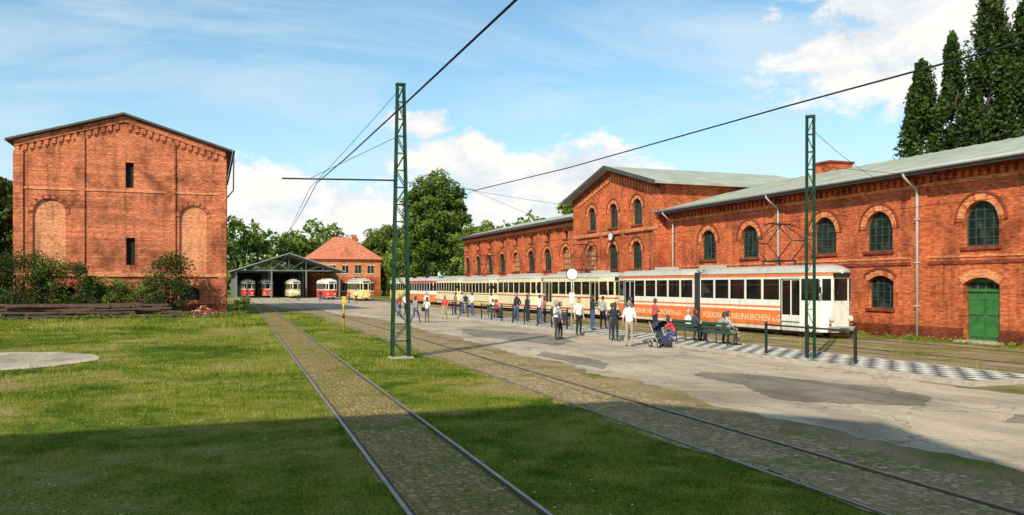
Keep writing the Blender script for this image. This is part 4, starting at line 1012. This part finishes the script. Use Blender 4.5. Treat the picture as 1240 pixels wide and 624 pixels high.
person(16.1,57.5,150,'walk',RD,KH,h=1.7,fem=True,longhair=True)
person(18.6,63.3,-90,'stand',(.3,.12,.1),BK,sleeve=True,z=.13)
person(19.6,64.8,-90,'ease',(.5,.5,.55),BL,z=.13)
person(19.5,52.0,-100,'armfold',WH,BK,z=.13)
person(20.1,51.2,-90,'stand',GY,BK,sleeve=True,z=.13); person(18.9,50.2,120,'ease',BK,BL,sleeve=True,z=.13,h=1.8)
person(14.8,34.3,-120,'bag',WH,(.04,.04,.05),bagc=(.3,.3,.28),h=1.78,hair=(.3,.28,.25))
person(15.15,34.7,-100,'ease',(.6,.62,.62),BK,h=1.7,fem=True)
person(17.05,36.7,-170,'stand',WH,BK,h=1.82)
person(18.9,39.0,-90,'camera',BK,BL,sleeve=True,z=.13,h=1.78)
person(19.9,39.8,-60,'ease',(.35,.33,.3),BK,sleeve=True,z=.13)
person(16.8,32.4,-30,'armfold',BK,BK,sleeve=True,fem=True,longhair=True,h=1.72)
person(17.1,33.3,-60,'stand',(.08,.07,.09),(.06,.06,.07),sleeve=True,h=1.66,fem=True)
person(16.0,29.6,-35,'stand',WH,KH,h=1.84,hair=(.25,.2,.15))
person(17.5,32.6,-120,'ease',(.45,.4,.3),BL,h=1.72,fem=True)
person(19.9,34.3,-90,'armfold',(.5,.08,.08),BK,z=.13,h=1.7); person(19.6,36.2,-80,'stand',(.12,.14,.2),KH,z=.13,sleeve=True)
person(18.9,46.3,-90,'ease',WH,BL,z=.13); person(19.6,47.2,-100,'stand',(.4,.1,.08),BK,z=.13,fem=True,longhair=True,h=1.65); person(19.0,48.6,-90,'stand',BK,BK,z=.13,sleeve=True)
person(14.0,63,-150,'walk',(.55,.15,.12),BL); person(15.2,66,20,'walk',WH,BK); person(19.8,58,-90,'stand',WH,KH,z=.13)
person(18.0,29.5,50,'crouch',RD,BL,fem=True,longhair=True,z=.13)
person(19.2,30.3,-90,'sit',WH,BL,z=.10,hair=(.35,.33,.3)); person(19.2,29.8,-90,'sit',(.05,.06,.08),BK,z=.10,sleeve=True)
person(19.2,28.2,-90,'sitlean',(.3,.27,.25),BK,z=.10,sleeve=True); person(19.2,27.5,-95,'sit',(.4,.38,.36),KH,z=.10,sleeve=True,fem=True)
person(19.3,55.5,-90,'sit',RD,BK,z=.1); person(19.3,56.2,-90,'sit',WH,BL,z=.1); person(19.3,44.3,-90,'sit',WH,BK,z=.1)
person(19.2,60.8,-80,'stand',WH,BL,z=.13); person(21.5,70,180,'walk',BK,GY,sleeve=True); person(19.5,76,170,'stand',WH,KH)
person(18,112,180,'walk',RD,BL); person(20,118,180,'stand',WH,BK); person(15.5,122,180,'stand',BK,BL,sleeve=True); person(13,128,160,'walk',(.5,.5,.3),BK)
# stroller
e=empty('baby_stroller',(17.0,28.9,0)); M=Mesher(); NV=cloth((.03,.035,.06)); sx0,sy0=17.0,28.9
for a,b in((-.25,-.35),(.25,-.35),(-.27,.3),(.27,.3)):
    M.disc((sx0+a,sy0+b,.13),(1,0,0),.13,.045,RUB,18); M.disc((sx0+a,sy0+b,.13),(1,0,0),.06,.05,PIPE,10)
for s in(-1,1):
    M.tube([(sx0+s*.25,sy0-.35,.13),(sx0+s*.24,sy0+.1,.55),(sx0+s*.22,sy0+.5,1.02)],.014,PIPE,6); M.tube([(sx0+s*.27,sy0+.3,.13),(sx0+s*.24,sy0-.1,.6)],.014,PIPE,6)
M.tube([(sx0-.22,sy0+.5,1.02),(sx0+.22,sy0+.5,1.02)],.018,RUB,6)
M.slab([(sx0-.2,sy0-.3,.48),(sx0+.2,sy0-.3,.48),(sx0+.2,sy0+.08,.42),(sx0-.2,sy0+.08,.42)],.05,NV); M.slab([(sx0-.2,sy0+.08,.46),(sx0+.2,sy0+.08,.46),(sx0+.2,sy0+.3,.9),(sx0-.2,sy0+.3,.9)],.05,NV)
M.slab([(sx0-.18,sy0-.5,.2),(sx0+.18,sy0-.5,.2),(sx0+.2,sy0-.3,.47),(sx0-.2,sy0-.3,.47)],.03,NV)
M.ell((sx0,sy0+.12,.78),(.25,.3,.28),NV,14,10,None,lambda p:p.z>.1 and p.y>-.55)
M.box(sx0-.17,sx0+.17,.2,.34,sy0-.12,sy0+.25,NV)
M.build('frame_seat_hood',e)
